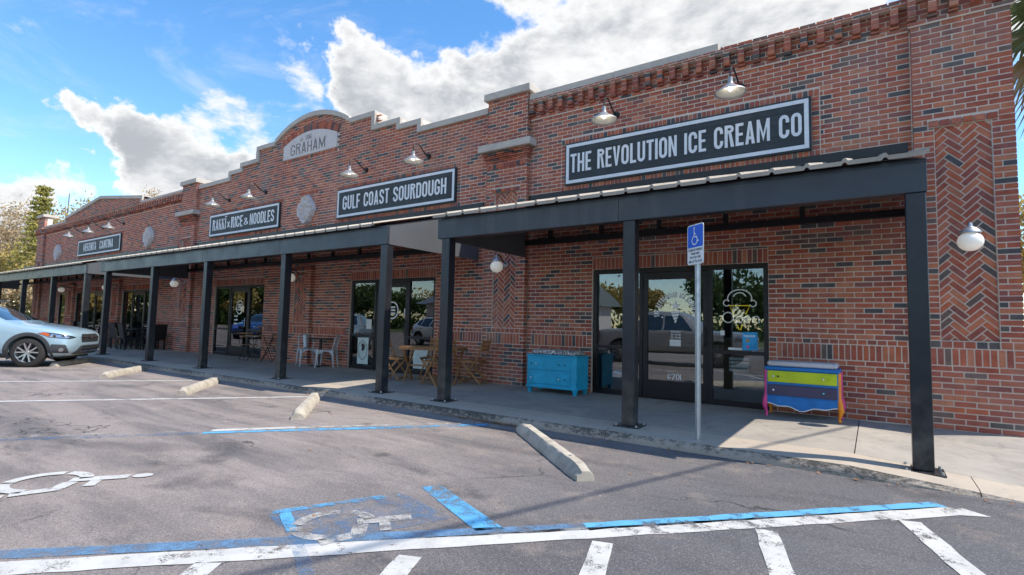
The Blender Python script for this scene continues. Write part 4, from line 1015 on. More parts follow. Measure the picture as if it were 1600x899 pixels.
for x, lb, yw in ((-2.31, 'barn lamp over the letters Revolution on the ice cream sign', 0), (-.33, 'barn lamp over the word Cream on the ice cream sign', R(-6)), (-6.63, 'barn lamp over the word Sourdough', R(3)), (-8.65, 'barn lamp over the words Gulf Coast', 0),
                  (-12.93, 'barn lamp over the word Noodles', 0), (-14.93, 'barn lamp over the word Rice', 0), (-22.85, 'barn lamp over the word Cantina', 0), (-24.95, 'middle barn lamp of three over the cantina sign', 0), (-27.25, 'barn lamp over the word Mekenita', 0)): barn_lamp(x, lb, yw)
def globe_lamp(x, label, y=-.10, z=2.16):
    t = empty('globe_lamp', (x, y, z), 0, label, 'lamp', 'globe wall lamps on the pilasters')
    MB().lathe([(.0005, -.03), (.055, -.03), (.065, .0), (.065, .03)], 16, (0, 0, .07), axis='y').build('wall_plate', M['galv'], t, smooth=True)
    MB().tube([(0, -.02, .08), (0, -.10, .12), (0, -.18, .19), (0, -.26, .225), (0, -.31, .20), (0, -.315, .16)], .013, 8).build('arm', M['black_metal'], t, smooth=True)
    MB().lathe([(.0005, .215), (.02, .21), (.028, .17), (.06, .15), (.095, .118), (.10, .095), (.09, .095)], 20, (0, -.315, 0)).build('collar', M['galv'], t, smooth=True)
    MB().sphere((0, -.315, 0), .120, 24, 16, (1, 1, .92)).build('globe', M['opal'], t, smooth=True); return t
for a, lb in ((2.13, 'white globe lamp on the herringbone panel at the building corner'), (-4.47, 'white globe lamp on the herringbone panel between the ice cream and sourdough shops'), (-10.94, 'white globe lamp on the brick panel between the noodle and sourdough shops'),
              (-17.33, 'white globe lamp on the herringbone panel beside the cantina'), (-23.04, 'white globe lamp on the cantina wall'), (-28.05, 'white globe lamp beside the far cantina door')):
    globe_lamp(a, lb, y=-.07)
# ---------------------------------------------------------------- painted markings
G0 = -.096
rp = random.Random(5)
def line(a, b, w, mat, name='painted_line', z=G0, jag=.006):
    a, b = Vector(a), Vector(b); d = (b - a).normalized(); nn = Vector((-d.y, d.x)); n = max(2, int((b - a).length / .12)); L, Q = [], []
    for i in range(n + 1):
        p = a + (b - a) * i / n
        L.append(p + nn * (w / 2 + rp.uniform(-jag, jag))); Q.append(p - nn * (w / 2 + rp.uniform(-jag, jag)))
    P = [(p.x, p.y, z) for p in L] + [(p.x, p.y, z) for p in Q]; k = n + 1
    o = MB().add(P, [(i, i + k, i + 1 + k, i + 1) for i in range(n)]).build(name, M[mat], fix=False); return tag(o, kind='structure')
def patchpoly(P, mat, name, z=G0): return tag(MB().flat(P, z).build(name, M[mat]), kind='structure')
line((-2.75, -7.90), (1.22, -3.76), .155, 'white_paint'); 
patchpoly([(1.165, -3.70), (1.28, -3.84), (1.66, -3.42), (1.83, -3.33), (1.70, -3.23), (1.55, -3.30)], 'white_paint', 'painted_line')
line((-.25, -5.16), (1.575, -3.215), .112, 'blue_paint'); line((-2.9, -7.78), (-.25, -5.16), .11, 'blue_dull')
patchpoly([(-1.555, -5.225), (-1.47, -5.10), (-.62, -5.49), (-.73, -5.62)], 'blue_worn', 'painted_line')
for a, b in (((-.09, -5.25), (.32, -6.55)), ((-.82, -6.03), (-.40, -7.0)), ((.63, -4.47), (.98, -5.75)), ((1.36, -3.72), (1.66, -4.75)), ((-1.56, -6.69), (-1.2, -7.2))): 
    a, b = Vector(a), Vector(b); line(a + (b - a).normalized() * .06, b, .125, 'white_paint')
line((-7.2, -8.35), (-4.70, -5.26), .10, 'white_faint'); line((-4.66, -5.21), (-4.15, -4.55), .11, 'white_paint'); line((-4.14, -4.54), (-2.75, -2.93), .09, 'white_worn')
line((-4.60, -5.33), (-4.02, -4.63), .09, 'blue_paint'); line((-4.01, -4.62), (-2.62, -2.98), .12, 'blue_worn'); line((-7.0, -8.4), (-4.62, -5.35), .10, 'blue_faint')
line((-10.2, -8.0), (-6.05, -2.95), .11, 'white_paint'); line((-12.9, -7.3), (-9.50, -3.22), .11, 'white_paint'); line((-16.2, -7.35), (-12.85, -3.2), .10, 'white_worn'); line((-19.4, -7.3), (-16.2, -3.2), .10, 'white_worn')
line((-5.35, -5.55), (-4.72, -4.22), .08, 'white_faint')
# wheelchair symbols laid out in the direction of the stalls
def isa(org, fwd, sc, mat, parent_name='painted_wheelchair_symbol', skip=()):
    f = Vector(fwd).normalized(); rr = Vector((f.y, -f.x)); mb = MB()
    def T(u, v): p = Vector(org) + rr * (u * sc) + f * (v * sc); return (p.x, p.y, G0 + .0035)
    def quadstrip(path, w):
        for q in strip(path, w): mb.add([T(*p) for p in q], [(0, 1, 2, 3)])
    if 'head' not in skip: mb.add([T(.02 + .065 * math.cos(a * math.pi / 8), 1.06 + .085 * math.sin(a * math.pi / 8)) for a in range(16)], [tuple(range(16))])
    if 'body' not in skip: quadstrip([(.02, .95), (.03, .50)], .13)
    quadstrip([(.095, .72), (.27, .72)], .09); quadstrip([(.105, .53), (.30, .50), (.40, .22)], .12)
    if 'foot' not in skip: quadstrip([(.395, .155), (.49, .17)], .07)
    for a0, a1 in ((98, 165), (172, 262), (270, 352)): quadstrip([(.04 + .28 * math.cos(R(a0 + (a1 - a0) * i / 8)), .32 + .29 * math.sin(R(a0 + (a1 - a0) * i / 8))) for i in range(9)], .105)
    o = mb.build(parent_name, M[mat]); tag(o, kind='structure')
isa((-3.90, -7.0), (.60, .80), .80, 'white_paint'); isa((-1.62, -6.22), (.62, .78), .72, 'white_worn', skip=('head', 'foot'))
patchpoly([(-1.93, -6.20), (-1.55, -5.40), (-.98, -5.55), (-1.32, -6.38)], 'blue_faint', 'painted_blue_square', G0 + .0005)
line((-1.92, -6.17), (-1.56, -5.44), .07, 'blue_worn', z=G0 + .001); line((-1.86, -6.12), (-1.55, -6.27), .06, 'blue_worn', z=G0 + .001); line((-1.55, -6.27), (-.98, -6.55), .07, 'blue_faint', z=G0 + .001); 

# ---------------------------------------------------------------- concrete wheel stops
def wheel_stop(c, L, label, ang=None):
    a = math.atan2(-.667, .745) if ang is None else ang
    n = 26; P = []; rw = random.Random(int(c[0] * 100)); 
    for i in range(n + 1):
        u = -L / 2 + L * i / n; e = min(1.0, (L / 2 - abs(u)) / .12); tp = .075 + .035 * e; w = .085 - .012 * (1 - e); j = rw.uniform(-.003, .003)
        j2 = rw.choice((0, 0, 0, .012)); P += [(u, -w, 0), (u, -w * .98 + j, .040), (u, -w * .52 + j * 2, tp - .006 - j2), (u, -w * .44, tp + j), (u, w * .44, tp + j), (u, w * .52 - j * 2, tp - .006), (u, w * .98, .040), (u, w, 0)]
    k = 8
    F = [(i * k + j, i * k + j + 1, (i + 1) * k + j + 1, (i + 1) * k + j) for i in range(n) for j in range(k - 1)] + [tuple(range(k))[::-1], tuple(range(n * k, n * k + k))]
    t = empty('wheel_stop', (c[0], c[1], -.10), a, label, 'wheel stop', 'concrete wheel stops at the head of the bays')
    o = MB().add(P, F).build('concrete_block', M['stop'], t, smooth=True)
    for u in (-L * .32, L * .32): MB().lathe([(.0005, .1135), (.014, .1135), (.016, .108)], 10, (u, 0, 0)).build('pin', M['galv'], t)
wheel_stop((-1.40, -3.66), 1.95, 'concrete wheel stop beside the blue painted accessible bay by the parking sign'); wheel_stop((-5.23, -3.66), 1.80, 'concrete wheel stop just above the faded blue and white bay line')
wheel_stop((-8.24, -3.66), 1.76, 'concrete wheel stop in front of the noodle shop door'); wheel_stop((-11.62, -3.58), 1.76, 'concrete wheel stop in the bay beside the parked car'); wheel_stop((-14.95, -3.45), 1.85, 'concrete wheel stop under the nose of the parked car')

# ---------------------------------------------------------------- parking sign
ps = empty('parking_sign', (-.268, -2.62, 0), 0, 'blue and white disabled parking sign on a galvanised post', 'sign')
mb = MB()
prof = [(-.032, .012), (-.020, .012), (-.014, -.018), (.014, -.018), (.020, .012), (.032, .012), (.032, .009), (.0225, .009), (.0165, -.0215), (-.0165, -.0215), (-.0225, .009), (-.032, .009)]
n = len(prof); mb.add([(x, y, z) for z in (-.04, 2.19) for x, y in prof], [(i, (i + 1) % n, n + (i + 1) % n, n + i) for i in range(n)])
post = mb.build('sign_post', M['galv'], ps); post.rotation_euler = (0, 0, R(-40.0))
face = MB()
def rrect(w, h, r_, z0, n=5): return [(sx * (w / 2 - r_) + r_ * math.cos(R(a0 + 90 * i / n)), z0 + h / 2 + sz * (h / 2 - r_) + r_ * math.sin(R(a0 + 90 * i / n))) for sx, sz, a0 in ((1, 1, 0), (-1, 1, 90), (-1, -1, 180), (1, -1, 270)) for i in range(n + 1)]
SWD, SHT = .275, .415
pl = MB().prism_y(rrect(SWD, SHT, .03, 0), -.003, 0).build('sign_plate', M['signface_white'], ps); pl.location = (0, -.024, 1.770); pl.rotation_euler = (0, 0, R(-40.0)); pl.location = Vector((0, 0, 1.770)) + Matrix.Rotation(R(-40), 3, 'Z') @ Vector((0, -.024, 0))
bp = [(x, z) for x, z in rrect(SWD - .02, SHT * .57, .022, SHT - .010 - SHT * .57)]
bp = [(x, max(z, SHT * .43 - .002)) for x, z in bp]
MB().add([(x, -.0045, z) for x, z in bp], [tuple(range(len(bp)))]).build('blue_field', M['signface_blue'], pl, fix=False).rotation_euler = (0, 0, 0)
sy = MB(); so = (-.01, .205); sc = .145
def ST(u, v, k=0): return (so[0] + u * sc, -.0055 - .0002 * k, so[1] + v * sc)
for path, w in (([(-.06, 1.02), (-.05, .55)], .09), ([(-.05, .76), (.16, .76)], .07), ([(-.01, .56), (.24, .55), (.36, .22), (.48, .26)], .08), ([(.0 + .30 * math.cos(R(a)), .30 + .30 * math.sin(R(a))) for a in range(112, 375, 12)], .08)):
    for k, q in enumerate(strip(path, w)): sy.add([ST(*p, k % 2) for p in q], [(0, 1, 2, 3)])
sy.add([ST(-.06 + .075 * math.cos(a * math.pi / 8), 1.16 + .085 * math.sin(a * math.pi / 8)) for a in range(16)], [tuple(range(16))])
sy.build('wheelchair_symbol', M['signface_white'], pl)
for t_, z, wd in (('PARKING BY DISABLED', .138, .235), ('PERMIT ONLY', .100, .15), ('TOW AWAY ZONE', .062, .18), ('FINE UP TO $250', .018, .225)):
    letters(t_, -wd / 2, z, .024, -.005, M['ink'], pl, s=.12, gap=.10, width=wd, name='sign_text', joined=True)
for z in (.385, .05): MB().lathe([(.0005, -.009), (.006, -.009), (.006, -.004)], 8, (0, 0, z), axis='y').build('bolt', M['galv'], pl)

# ---------------------------------------------------------------- dressers
def knob(x, z, y, mat, parent, r_=.013): MB().lathe([(.0005, -.030), (r_ * .7, -.029), (r_, -.021), (r_ * .8, -.012), (.005, -.008), (.006, .002)], 12, (x, y, z), axis='y').build('knob', mat, parent, smooth=True)
td = empty('dresser', (-3.13, -.43, 0), R(1.5), 'turquoise two drawer chest with a patterned seat cushion', 'dresser')
W, D = .91, .44
MB().box(-W / 2, W / 2, -D / 2, D / 2, .095, .60).build('carcass', M['teal'], td, bevel=.006)
MB().box(-W / 2 - .012, W / 2 + .012, -D / 2 - .015, D / 2, .60, .625).build('top', M['teal'], td, bevel=.006)
MB().box(-W / 2 - .008, W / 2 + .008, -D / 2 - .012, D / 2, .085, .125).build('plinth_rail', M['teal'], td, bevel=.005)
for k, (z0, z1) in enumerate(((.375, .575), (.145, .345))):
    dw = MB().box(-W / 2 + .035, W / 2 - .10, -D / 2 - .014, -D / 2 + .02, z0, z1).build('drawer', M['teal'], td, bevel=.005)
    MB().box(-W / 2 + .05, W / 2 - .115, -D / 2 - .0175, -D / 2 - .013, z0 + .015, z1 - .015).build('drawer_panel', M['teal'], dw, bevel=.003)
    cols = (('teal_dark', 'knob_white', 'teal_dark', 'teal_dark'), ('knob_white', 'knob_aqua', 'knob_white', 'teal_dark'))[k]
    for x, cc in zip((-.36, -.265, .155, .265), cols): knob(x, (z0 + z1) / 2, -D / 2 - .0175, M[cc], dw)
for sx in (-1, 1):
    for sy_ in (-1, 1):
        x, y = sx * (W / 2 - .04), sy_ * (D / 2 - .04)
        MB().lathe([(.052, .095), (.048, .07), (.034, .03), (.030, .012), (.036, .006), (.034, 0)], 4, (x, y, 0), a0=R(45)).build('leg', M['teal'], td)
MB().box(-W / 2 + .06, W / 2 - .06, -D / 2 + .04, D / 2 - .02, .626, .705).build('cushion', M['damask'], td, bevel=.03, seg=4)

cdr = empty('dresser', (.445, -.305, 0), R(-.5), 'multicoloured two drawer chest with lime drawer, orange leg and pink leg', 'dresser')
W, D = .80, .40
MB().box(-W / 2, W / 2, -D / 2, D / 2, .165, .60).build('carcass', M['blue'], cdr, bevel=.006)
MB().box(-W / 2 - .02, W / 2 + .02, -D / 2 - .02, D / 2, .60, .642).build('top', M['blue'], cdr, bevel=.008)
MB().box(-W / 2 + .005, W / 2 - .005, -D / 2 + .0, D / 2 - .01, .643, .715).build('cushion', M['greyseat'], cdr, bevel=.032, seg=4)
for k, (z0, z1, mt) in enumerate(((.445, .590, 'lime'), (.275, .415, 'navy'))):
    dw = MB().box(-W / 2 + .012, W / 2 - .012, -D / 2 - .014, -D / 2 + .02, z0, z1).build('drawer', M[mt], cdr, bevel=.006)
    MB().box(-W / 2 + .03, W / 2 - .03, -D / 2 - .0175, -D / 2 - .013, z0 + .018, z1 - .018).build('drawer_panel', M[mt], dw, bevel=.003)
    if k == 0:
        for x, cc in ((-.315, 'knob_white'), (-.26, 'knob_black'), (.245, 'cream'), (.305, 'lime')): knob(x, .52, -D / 2 - .0175, M[cc], dw)
    else:
        for x, cc in ((-.315, 'knob_white'), (.245, 'knob_aqua'), (.305, 'knob_brown')): knob(x, .345, -D / 2 - .0175, M[cc], dw)
ap = [(-W / 2 + .01, .255)] + [(-W / 2 + .01 + (W - .02) * i / 28, .163 - .055 * math.exp(-((i - 14) / 6.5) ** 2) + .012 * math.cos(i / 28 * 6 * math.pi)) for i in range(29)] + [(W / 2 - .01, .255)]
MB().prism_y(ap, -D / 2 - .012, -D / 2 + .012).build('apron', M['blue'], cdr)
lo = ap[1:-1]
mb = MB()
for a, b in zip(lo[:-1], lo[1:]): mb.bar((a[0], -D / 2 - .0125, a[1]), (b[0], -D / 2 - .0125, b[1]), .006, .010)
mb.build('apron_edge', M['white_edge'], cdr)
for sx, sy_, mt in ((-1, -1, 'pink'), (1, -1, 'orange'), (-1, 1, 'orange'), (1, 1, 'pink')):
    x, y = sx * (W / 2 + .004), sy_ * (D / 2 - .03)
    pts = [(x, y, .60), (x, y, .30), (x + sx * .012, y + sy_ * .012, .21), (x + sx * .022, y + sy_ * .022, .15), (x + sx * .012, y + sy_ * .012, .09), (x, y, .04), (x + sx * .006, y + sy_ * .006, .012), (x + sx * .010, y + sy_ * .010, 0)]
    MB().tube(pts, [.026, .026, .034, .034, .022, .015, .021, .022], 10).build('leg', M[mt], cdr, smooth=True)

# ---------------------------------------------------------------- slatted acacia table and folding chairs
def wood_chair(loc, rz, label):
    t = empty('folding_chair', loc, rz, label, 'chair', 'folding wooden chairs around the wooden table'); w = .40; hw = w / 2
    for sx in (-1, 1):
        x = sx * hw
        # long curved member: front foot to backrest top ; short member: rear foot to seat front
        MB().tube([(x, -.22, 0), (x, -.05, .22), (x, .10, .42), (x, .19, .60), (x, .235, .78), (x, .25, .83)], [.013, .016, .017, .016, .014, .012], 6).build('back_leg', M['acacia'], t, smooth=True)
        MB().bar((x * .86, .21, 0), (x * .86, -.17, .405), .022, .034).build('leg', M['acacia'], t)
        MB().bar((x * .93, -.20, .405), (x * .93, .17, .405), .020, .030).build('seat_rail', M['acacia'], t)
    for i in range(6): MB().box(-hw + .01, hw - .01, -.205 + i * .062, -.155 + i * .062, .418, .434).build('seat_slat', M['acacia'], t, bevel=.004)
    for z, y in ((.63, .205), (.70, .222), (.77, .238)): MB().box(-hw - .005, hw + .005, y - .008, y + .008, z - .026, z + .026).build('back_slat', M['acacia'], t, bevel=.005)
    for y, z in ((-.185, .045), (.17, .045)): MB().bar((-hw * .9, y, z), (hw * .9, y, z), .016, .026).build('stretcher', M['acacia'], t)
    return t
tb = empty('wooden_table', (-5.58, -.80, 0), R(20), 'rectangular slatted wooden folding table in front of the sourdough window', 'table')
for i in range(7): MB().box(-.58, .58, -.27 + i * .0785, -.27 + i * .0785 + .069, .640, .660).build('slat', M['acacia'], tb, bevel=.004)
for sy_ in (-1, 1): MB().box(-.57, .57, sy_ * .26 - .012, sy_ * .26 + .012, .60, .639).build('rail', M['acacia'], tb, bevel=.003)
for sx in (-1, 1): MB().box(sx * .56 - .012, sx * .56 + .012, -.245, .245, .60, .639).build('rail', M['acacia'], tb, bevel=.003)
for sy_ in (-1, 1):
    for ex in (-1, 1):
        MB().bar((ex * .50, -.23 * sy_, .60), (ex * .50 - .02 * sy_, .23 * sy_, 0), .022, .042).build('leg', M['acacia'], tb)
MB().bar((-.48, 0, .30), (.48, 0, .30), .02, .03).build('stretcher', M['acacia'], tb)
wood_chair((-6.42, -.98, 0), R(108), 'folding wooden chair on the window side of the slatted table, back to the sourdough door')
wood_chair((-5.92, -.42, 0), R(14), 'folding wooden chair between the slatted table and the shop window')
wood_chair((-5.20, -1.10, 0), R(-98), 'folding wooden chair nearest the kerb at the slatted table')
wood_chair((-4.90, -.42, 0), R(-74), 'folding wooden chair with its back to the turquoise chest beside the pilaster')

# ---------------------------------------------------------------- pale metal chairs and pedestal table
def metal_chair(loc, rz, label):
    t = empty('metal_chair', loc, rz, label, 'chair', 'pale grey metal cafe chairs'); hw = .16
    MB().box(-.165, .165, -.165, .165, .395, .412).build('seat', M['tolix'], t, bevel=.008)
    for sx in (-1, 1):
        for sy_ in (-1, 1):
            a = [(sx * .165, sy_ * .165, .41), (sx * .175, sy_ * .172, .34), (sx * .185, sy_ * .185, .2), (sx * .205, sy_ * .21, 0)]
            MB().tube(a, [.030, .028, .020, .012], 6).build('leg', M['tolix'], t, smooth=True)
    for ax in (0, 1):
        for sg in (-1, 1):
            P = []
            for i in range(11):
                u = -.15 + .3 * i / 10; zb = .385 - .085 * (abs(u) / .15) ** 2.2
                for zz in (.40, zb):
                    P.append((u, sg * .163, zz) if ax == 0 else (sg * .163, u, zz))
            MB().add(P, [(2 * i, 2 * i + 2, 2 * i + 3, 2 * i + 1) for i in range(10)]).build('apron', M['tolix'], t)
    MB().tube([(-.165, .15, .40), (-.175, .19, .55), (-.165, .22, .70), (-.12, .235, .755), (0, .24, .765), (.12, .235, .755), (.165, .22, .70), (.175, .19, .55), (.165, .15, .40)], .011, 8).build('back_hoop', M['tolix'], t, smooth=True)
    mb = MB(); P = []
    for i in range(7):
        z = .41 + .345 * i / 6; y = .168 + .07 * (i / 6) ** .8; w = .055 + .018 * (i / 6)
        P += [(-w, y, z), (w, y, z)]
    mb.add(P, [(2 * i, 2 * i + 1, 2 * i + 3, 2 * i + 2) for i in range(6)]); o = mb.build('splat', M['tolix'], t, smooth=True)
    sm = o.modifiers.new('solid', 'SOLIDIFY'); sm.thickness = .004
    return t
metal_chair((-10.02, -.42, 0), R(68), 'pale grey metal cafe chair beside the post, left of the pedestal table')
metal_chair((-9.38, -.33, 0), R(-52), 'pale grey metal cafe chair beside the sourdough window, right of the pedestal table')
pt = empty('pedestal_table', (-9.74, -.26, 0), 0, 'small black pedestal cafe table between the pale metal chairs', 'table')
MB().lathe([(.0005, .672), (.29, .672), (.295, .665), (.295, .65), (.29, .645), (.0005, .645)], 28).build('table_top', M['black_metal'], pt)
MB().lathe([(.0005, .645), (.035, .645), (.035, .03), (.0005, .03)], 14).build('column', M['black_metal'], pt, smooth=True)
for k in range(4):
    a = R(45 + 90 * k); MB().bar((0, 0, .022), (.25 * math.cos(a), .25 * math.sin(a), .012), .06, .022).build('foot', M['black_metal'], pt)

# ---------------------------------------------------------------- thin folding bistro set
def bistro_chair(loc, rz, label):
    t = empty('bistro_chair', loc, rz, label, 'chair', 'black folding bistro chairs'); hw = .18
    for sx in (-1, 1):
        x = sx * hw
        MB().tube([(x, -.19, 0), (x, .03, .25), (x, .14, .42), (x, .20, .60), (x, .22, .74)], .009, 6).build('back_leg', M['black_metal'], t); MB().tube([(x * .9, .19, 0), (x * .9, -.17, .40)], .009, 6).build('leg', M['black_metal'], t)
    for i in range(5): MB().box(-hw, hw, -.17 + i * .064, -.125 + i * .064, .400, .410).build('seat_slat', M['counter'], t)
    for z in (.62, .70): MB().box(-hw, hw, .198, .208, z - .02, z + .02).build('back_slat', M['counter'], t)
    return t
bistro_chair((-12.62, -.42, 0), R(84), 'black folding bistro chair in front of the noodle shop window'); bistro_chair((-11.55, -.40, 0), R(-80), 'black folding bistro chair against the brick right of the noodle shop')
bt = empty('bistro_table', (-12.08, -.42, 0), 0, 'small folding bistro table between two black bistro chairs', 'table')
for i in range(7): MB().box(-.26, .26, -.26 + i * .0745, -.26 + i * .0745 + .066, .645, .66).build('slat', M['counter'], bt)
for sy_ in (-1, 1): MB().tube([(-.24, sy_ * .22, .64), (.24, sy_ * .22, 0)], .010, 6).build('leg', M['black_metal'], bt); MB().tube([(.24, sy_ * .20, .64), (-.24, sy_ * .20, 0)], .010, 6).build('leg', M['black_metal'], bt)

# ---------------------------------------------------------------- black woven dining sets of the cantina
def rattan_chair(loc, rz, label):
    t = empty('woven_chair', loc, rz, label, 'chair', 'black woven dining chairs outside the cantina'); hw = .24
    MB().box(-hw, hw, -.22, .22, .33, .41).build('seat', M['rattan'], t, bevel=.02)
    MB().add([(-hw, .20, .36), (hw, .20, .36), (hw, .30, .84), (-hw, .30, .84), (-hw, .26, .36), (hw, .26, .36), (hw, .35, .84), (-hw, .35, .84)], [(0, 1, 2, 3), (7, 6, 5, 4), (0, 4, 5, 1), (1, 5, 6, 2), (2, 6, 7, 3), (3, 7, 4, 0)]).build('backrest', M['rattan'], t, bevel=.015)
    for sx in (-1, 1):
        MB().bar((sx * hw, -.20, .58), (sx * hw, .26, .60), .05, .035).build('armrest', M['rattan'], t)
        for y in (-.20, .22): MB().bar((sx * (hw - .02), y, 0), (sx * (hw - .02), y, .57 if y < 0 else .36), .04, .04).build('leg', M['rattan'], t)
    return t
for i, (x, y, rz, lb) in enumerate(((-18.75, -.95, 175, 'black woven chair at the corner of the cantina table by the post'), (-19.5, -.95, 182, 'black woven chair with its back to the walkway at the cantina table'), (-20.35, -.7, 95, 'black woven chair at the far head of the cantina table'), (-18.35, -.45, -88, 'black woven chair at the near head of the cantina table by the brick wall'),
                                    (-22.6, -.9, 178, 'black woven chair at the second cantina table behind the parked car'), (-23.5, -.8, 100, 'black woven chair at the far end of the second cantina table'))): rattan_chair((x, y, 0), R(rz), lb)
for x, lb in ((-19.35, 'black dining table outside the cantina window'), (-22.75, 'black dining table outside the cantina, behind the parked car')):
    t = empty('dining_table', (x, -.45, 0), 0, lb, 'table'); MB().box(-.55, .55, -.32, .32, .63, .665).build('table_top', M['rattan'], t, bevel=.006)
    for sx in (-1, 1):
        for sy_ in (-1, 1): MB().bar((sx * .48, sy_ * .26, 0), (sx * .48, sy_ * .26, .63), .05, .05).build('leg', M['rattan'], t)
# ---------------------------------------------------------------- crossover car
def loft_body(name, st, levels=2):
    rings = []
    for (x, zb, zs, zt, wb, wm, ws, wt) in st:
        zm = zb + (zs - zb) * .55
        half = [(0, zb), (wb * .7, zb), (wb, zb + .03), (wm, zb + .16), (wm + .005, zm), (wm * .995, zs - .09), (ws, zs), (ws * .35 + wt * .65, zs + (zt - zs) * .62), (wt, zt - .035), (wt * .62, zt), (0, zt + .008)]
        rings.append([(x, y, z) for y, z in half] + [(x, -y, z) for y, z in half[-2:0:-1]])
    k = len(rings[0]); V = [p for r_ in rings for p in r_]; n = len(rings)
    F = [(i * k + j, i * k + (j + 1) % k, (i + 1) * k + (j + 1) % k, (i + 1) * k + j) for i in range(n - 1) for j in range(k)] + [tuple(range(k))[::-1], tuple(range((n - 1) * k, n * k))]
    o = MB().add(V, F).build(name, None)
    sm = o.modifiers.new('s', 'SUBSURF'); sm.levels = levels; sm.render_levels = levels
    return o
def bake(o, cutters=()):
    for c in cutters:
        b = o.modifiers.new('b', 'BOOLEAN'); b.object = c; b.operation = 'DIFFERENCE'; b.solver = 'EXACT'
    bpy.context.view_layer.update(); dg = bpy.context.evaluated_depsgraph_get(); me = bpy.data.meshes.new_from_object(o.evaluated_get(dg))
    nm = o.name; bpy.data.objects.remove(o)
    for c in cutters: bpy.data.objects.remove(c)
    me.name = nm; me.materials.clear(); return me
def conform(bvh, poly, O, U, V, D, off, nu=18, nv=6):
    O, U, V, D = Vector(O), Vector(U), Vector(V), Vector(D).normalized(); us = [p[0] for p in poly]; a0, a1 = min(us), max(us); P = []; last = None
    for i in range(nu + 1):
        u = a0 + (a1 - a0) * min(max(i / nu, .0005), .9995); hits = []
        for k in range(len(poly)):
            p, q = poly[k - 1], poly[k]
            if (p[0] - u) * (q[0] - u) <= 0 and p[0] != q[0]: hits.append(p[1] + (q[1] - p[1]) * (u - p[0]) / (q[0] - p[0]))
        lo, hi = min(hits), max(hits)
        for j in range(nv + 1):
            s = O + U * u + V * (lo + (hi - lo) * j / nv); h = bvh.ray_cast(s, D)[0]
            if h is None: h = last if last is not None else s + D
            last = h; P.append(h - D * off)
    w = nv + 1
    return MB().add(P, [(i * w + j, (i + 1) * w + j, (i + 1) * w + j + 1, i * w + j + 1) for i in range(nu) for j in range(nv)])
def wheel(parent, x, y, r_, w, sgn, spokes=5):
    t = MB().lathe([(r_ * .66, -w / 2), (r_ * .90, -w / 2), (r_ * .975, -w * .42), (r_, -w * .30), (r_, w * .30), (r_ * .975, w * .42), (r_ * .90, w / 2), (r_ * .66, w / 2)], 40, axis='y').build('tyre', M['tyre'], None, smooth=True)
    e = empty('wheel', (x, y, r_)); e.parent = parent; t.parent = e
    MB().lathe([(r_ * .655, sgn * w * .46), (r_ * .69, sgn * w * .50), (r_ * .68, sgn * w * .40), (r_ * .62, sgn * w * .30), (r_ * .60, -sgn * w * .3)], 40, axis='y').build('rim', M['rim'], e, smooth=True)
    MB().lathe([(.0005, sgn * w * .02), (r_ * .6, sgn * w * .02)], 30, axis='y').build('brake_disc', M['rimdark'], e)
    for k in range(spokes):
        for dd in (-.17, .17):
            a = 2 * math.pi * k / spokes + .3; b = a + dd * 1.7; c = a + dd * .35
            MB().bar((r_ * .12 * math.cos(c), sgn * w * .36, r_ * .12 * math.sin(c)), (r_ * .66 * math.cos(b), sgn * w * .44, r_ * .66 * math.sin(b)), .030, .05, (0, 1, 0)).build('spoke', M['rim'], e)
    MB().lathe([(.0005, sgn * w * .44), (r_ * .12, sgn * w * .43), (r_ * .16, sgn * w * .34)], 16, axis='y').build('hub_cap', M['rim'], e, smooth=True)
    return e
CARST = [(2.225, .40, .64, .735, .46, .58, .56, .46), (2.13, .27, .715, .835, .66, .775, .735, .60), (1.95, .22, .80, .905, .74, .86, .81, .68), (1.60, .20, .885, .965, .78, .895, .86, .74), (1.20, .20, .935, 1.015, .78, .90, .875, .77),
         (.88, .20, .965, 1.06, .78, .90, .88, .775), (.50, .20, .985, 1.275, .78, .90, .88, .68), (.05, .20, .995, 1.49, .78, .90, .88, .60), (-.5, .20, 1.0, 1.548, .78, .90, .88, .59), (-1.1, .20, 1.01, 1.545, .78, .90, .88, .58),
         (-1.6, .20, 1.02, 1.50, .78, .89, .87, .56), (-1.93, .22, 1.01, 1.32, .76, .87, .84, .60), (-2.10, .28, .96, 1.10, .72, .83, .80, .66), (-2.20, .42, .84, .93, .6, .74, .72, .62)]
